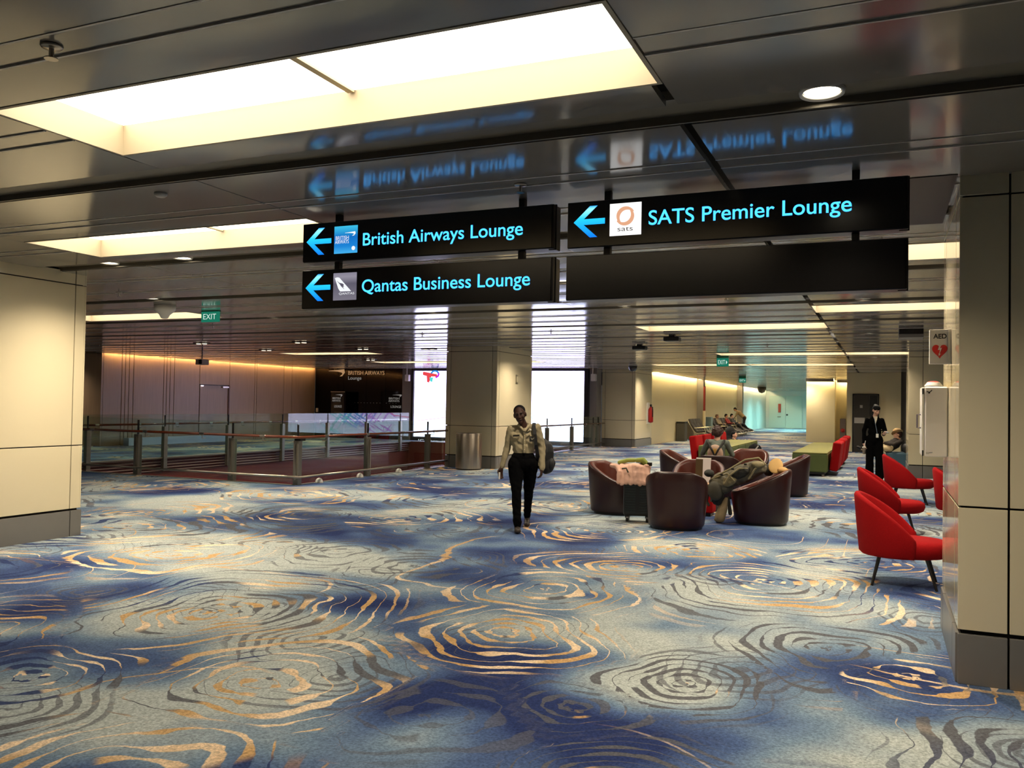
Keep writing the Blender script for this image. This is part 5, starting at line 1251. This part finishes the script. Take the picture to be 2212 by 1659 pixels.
# slouched on the rear green bench, facing right (+x)
bkt = mat('black top', '121112', .9)
traveller('dark-haired person sitting low behind the rear green bench, only the head showing', (-4.74, 30.25, 0), math.radians(70), [SKIN_L, bkt, TRb, SHk], HAIRK,
    dict(pelvis=(0, .10, .15), chest=(0, .05, .42), side=(1, 0, 0), armR=((-.24, -.05, .25), (-.12, -.28, .20)), armL=((.24, -.05, .25), (.12, -.28, .20)), legR=((-.13, -.38, .30), (-.13, -.62, .10), (-.13, -.76, .05)), legL=((.13, -.38, .30), (.13, -.62, .10), (.13, -.76, .05)), head=(0, .02, .70), hrot=(math.radians(6), 0, math.radians(10))), vox=.016)
t = thing('black_bag', 'tall black bag with a white mark standing against the rear green bench', 'bag', (-3.42, 25.5, 0))
Soft().ell((0, 0, .46), (.19, .13, .17)).ell((.02, 0, .34), (.17, .12, .14)).cap((.03, 0, .28), .10, (.05, -.02, .06), .06).cap((.05, -.02, .05), .05, (.13, -.05, .04), .04).build('bag_body', [mat('bag black', '0a0a0c', .8, spec=.2)], t, .014, 2, wr=(.01, .2))
MB().prism([(-.02, .42), (.10, .58), (.12, .56), (.02, .40)], -.150, -.125).build('white_mark', M_greyp, t)
t = thing('dark_rucksack', 'dark rucksack standing on the floor behind the low-sitting person', 'rucksack', (-5.42, 33.5, 0))
Soft().ell((0, 0, .44), (.22, .18, .42)).ell((0, -.05, .72), (.18, .15, .22)).build('bag_body', [mat('rucksack black', '15110e', .7)], t, .02, 2); Soft().ell((0, -.18, .3), (.17, .08, .18)).build('front_pocket', [mat('rucksack pocket', '1d1813', .7)], t, .02, 2)
# reclining travellers on the far row (face +x)
def recl(head='up'): return dict(pelvis=(0, -.42, .52), chest=(0, -.18, .84), side=(1, 0, 0), armR=((-.24, -.25, .72), (-.12, -.50, .74)), armL=((.24, -.25, .72), (.12, -.50, .74)), legR=((-.11, -.85, .66), (-.12, -1.20, .30), (-.12, -1.34, .34)), legL=((.11, -.82, .56), (.10, -1.22, .28), (.10, -1.36, .32)), head=(0, -.14, 1.14), hrot=(math.radians(12), 0, 0))
grey_top = mat('beige grey top', '8a7a60', .85); red_top = mat('dark red top', '7a1e18', .85); dk_top = mat('dark striped top', '33363c', .85)
traveller('reclining traveller in a beige top, nearest in the far seat row', (-8.75, 48.75, 0), math.radians(90), [SKIN_M, grey_top, TRb, SHk], mat('hair grey brown', '6a543e', .7), recl(), vox=.03)
traveller('reclining traveller in a dark red top in the middle of the far seat row', (-8.72, 51.6, 0), math.radians(90), [SKIN_M, red_top, TRb, SHk], HAIRK, recl(), vox=.03)
traveller('reclining traveller in a dark top with a white bag, last in the far row', (-8.70, 53.5, 0), math.radians(90), [SKIN_L, dk_top, TRb, SHk], HAIRK, recl(), vox=.03)
# man bending over a trolley bag at the end of the row (faces -x)
traveller('bending person in a tan shirt and dark trousers at the end of the far row', (-8.45, 57.0, 0), math.radians(-80), [SKIN_M, mat('tan shirt', '8a7452', .85), TRb, SHk], HAIRK,
    dict(pelvis=(0, .12, 1.0), chest=(0, -.22, 1.32), side=(1, 0, 0), armR=((-.22, -.42, 1.12), (-.16, -.55, .88)), armL=((.22, -.42, 1.12), (.16, -.60, .88)), legR=((-.10, .10, .55), (-.10, .16, .10), (-.10, 0, .05)), legL=((.12, .06, .55), (.12, -.02, .10), (.12, -.18, .05)), head=(0, -.48, 1.52), hrot=(math.radians(38), 0, 0)), vox=.03)
t = thing('cabin_bag', 'black cabin bag at the feet of the bending person', 'bag', (-8.95, 56.6, 0))
box('bag_body', -.2, .2, -.15, .15, .05, .6, mat('cabin black', '111112', .6), t, bevel=.04, seg=3); MB().tube([(-.12, .1, .6), (-.12, .1, .95), (.12, .1, .95), (.12, .1, .6)], .018, 6).build('pull_handle', M_dark, t)
# person in a beige hat dozing on the blue sofa
hp_ = traveller('dozing person in a beige hat on the blue sofa', (.22, 26.45, .0), math.radians(-65), [SKIN_L, mat('dark cardigan', '2a231e', .85), mat('pale trousers', 'c9b690', .85), SHk], HAIRB,
    dict(pelvis=(0, -.15, .58), chest=(0, .05, .72), side=(1, 0, 0), armR=((-.24, -.15, .70), (-.10, -.30, .72)), armL=((.24, -.12, .70), (.12, -.30, .74)), legR=((-.11, -.55, .60), (-.14, -.85, .55), (-.14, -.95, .60)), legL=((.11, -.55, .60), (.12, -.85, .55), (.12, -.95, .60)), head=(0, .12, .96), hrot=(math.radians(-8), 0, math.radians(-20))), vox=.016)
t = thing('bucket_hat', 'beige bucket hat on the dozing person', 'hat', (.32, 26.47, 1.02))
R = Euler((math.radians(-28), math.radians(-18), 0)).to_matrix()
Soft().ell(R @ Vector((0, 0, .055)), (.112, .122, .075), 0, R).build('crown', [mat('hat beige', 'b39468', .9)], t, .01, 2); Soft().ell((0, 0, .01), (.165, .175, .018), 0, R).build('brim', [mat('hat beige', 'b39468', .9)], t, .008, 2)
t = thing('handbag', 'black handbag standing beside the dozing person', 'bag', (.55, 26.25, .47))
Soft().ell((0, 0, .14), (.13, .09, .14)).build('bag_body', [mat('handbag black', '0d0c0c', .5)], t, .014, 2); MB().tube([(-.09, -.02, .22), (-.07, -.02, .36), (.07, -.02, .36), (.09, -.02, .22)], .012, 6).build('handle', M_leg, t)
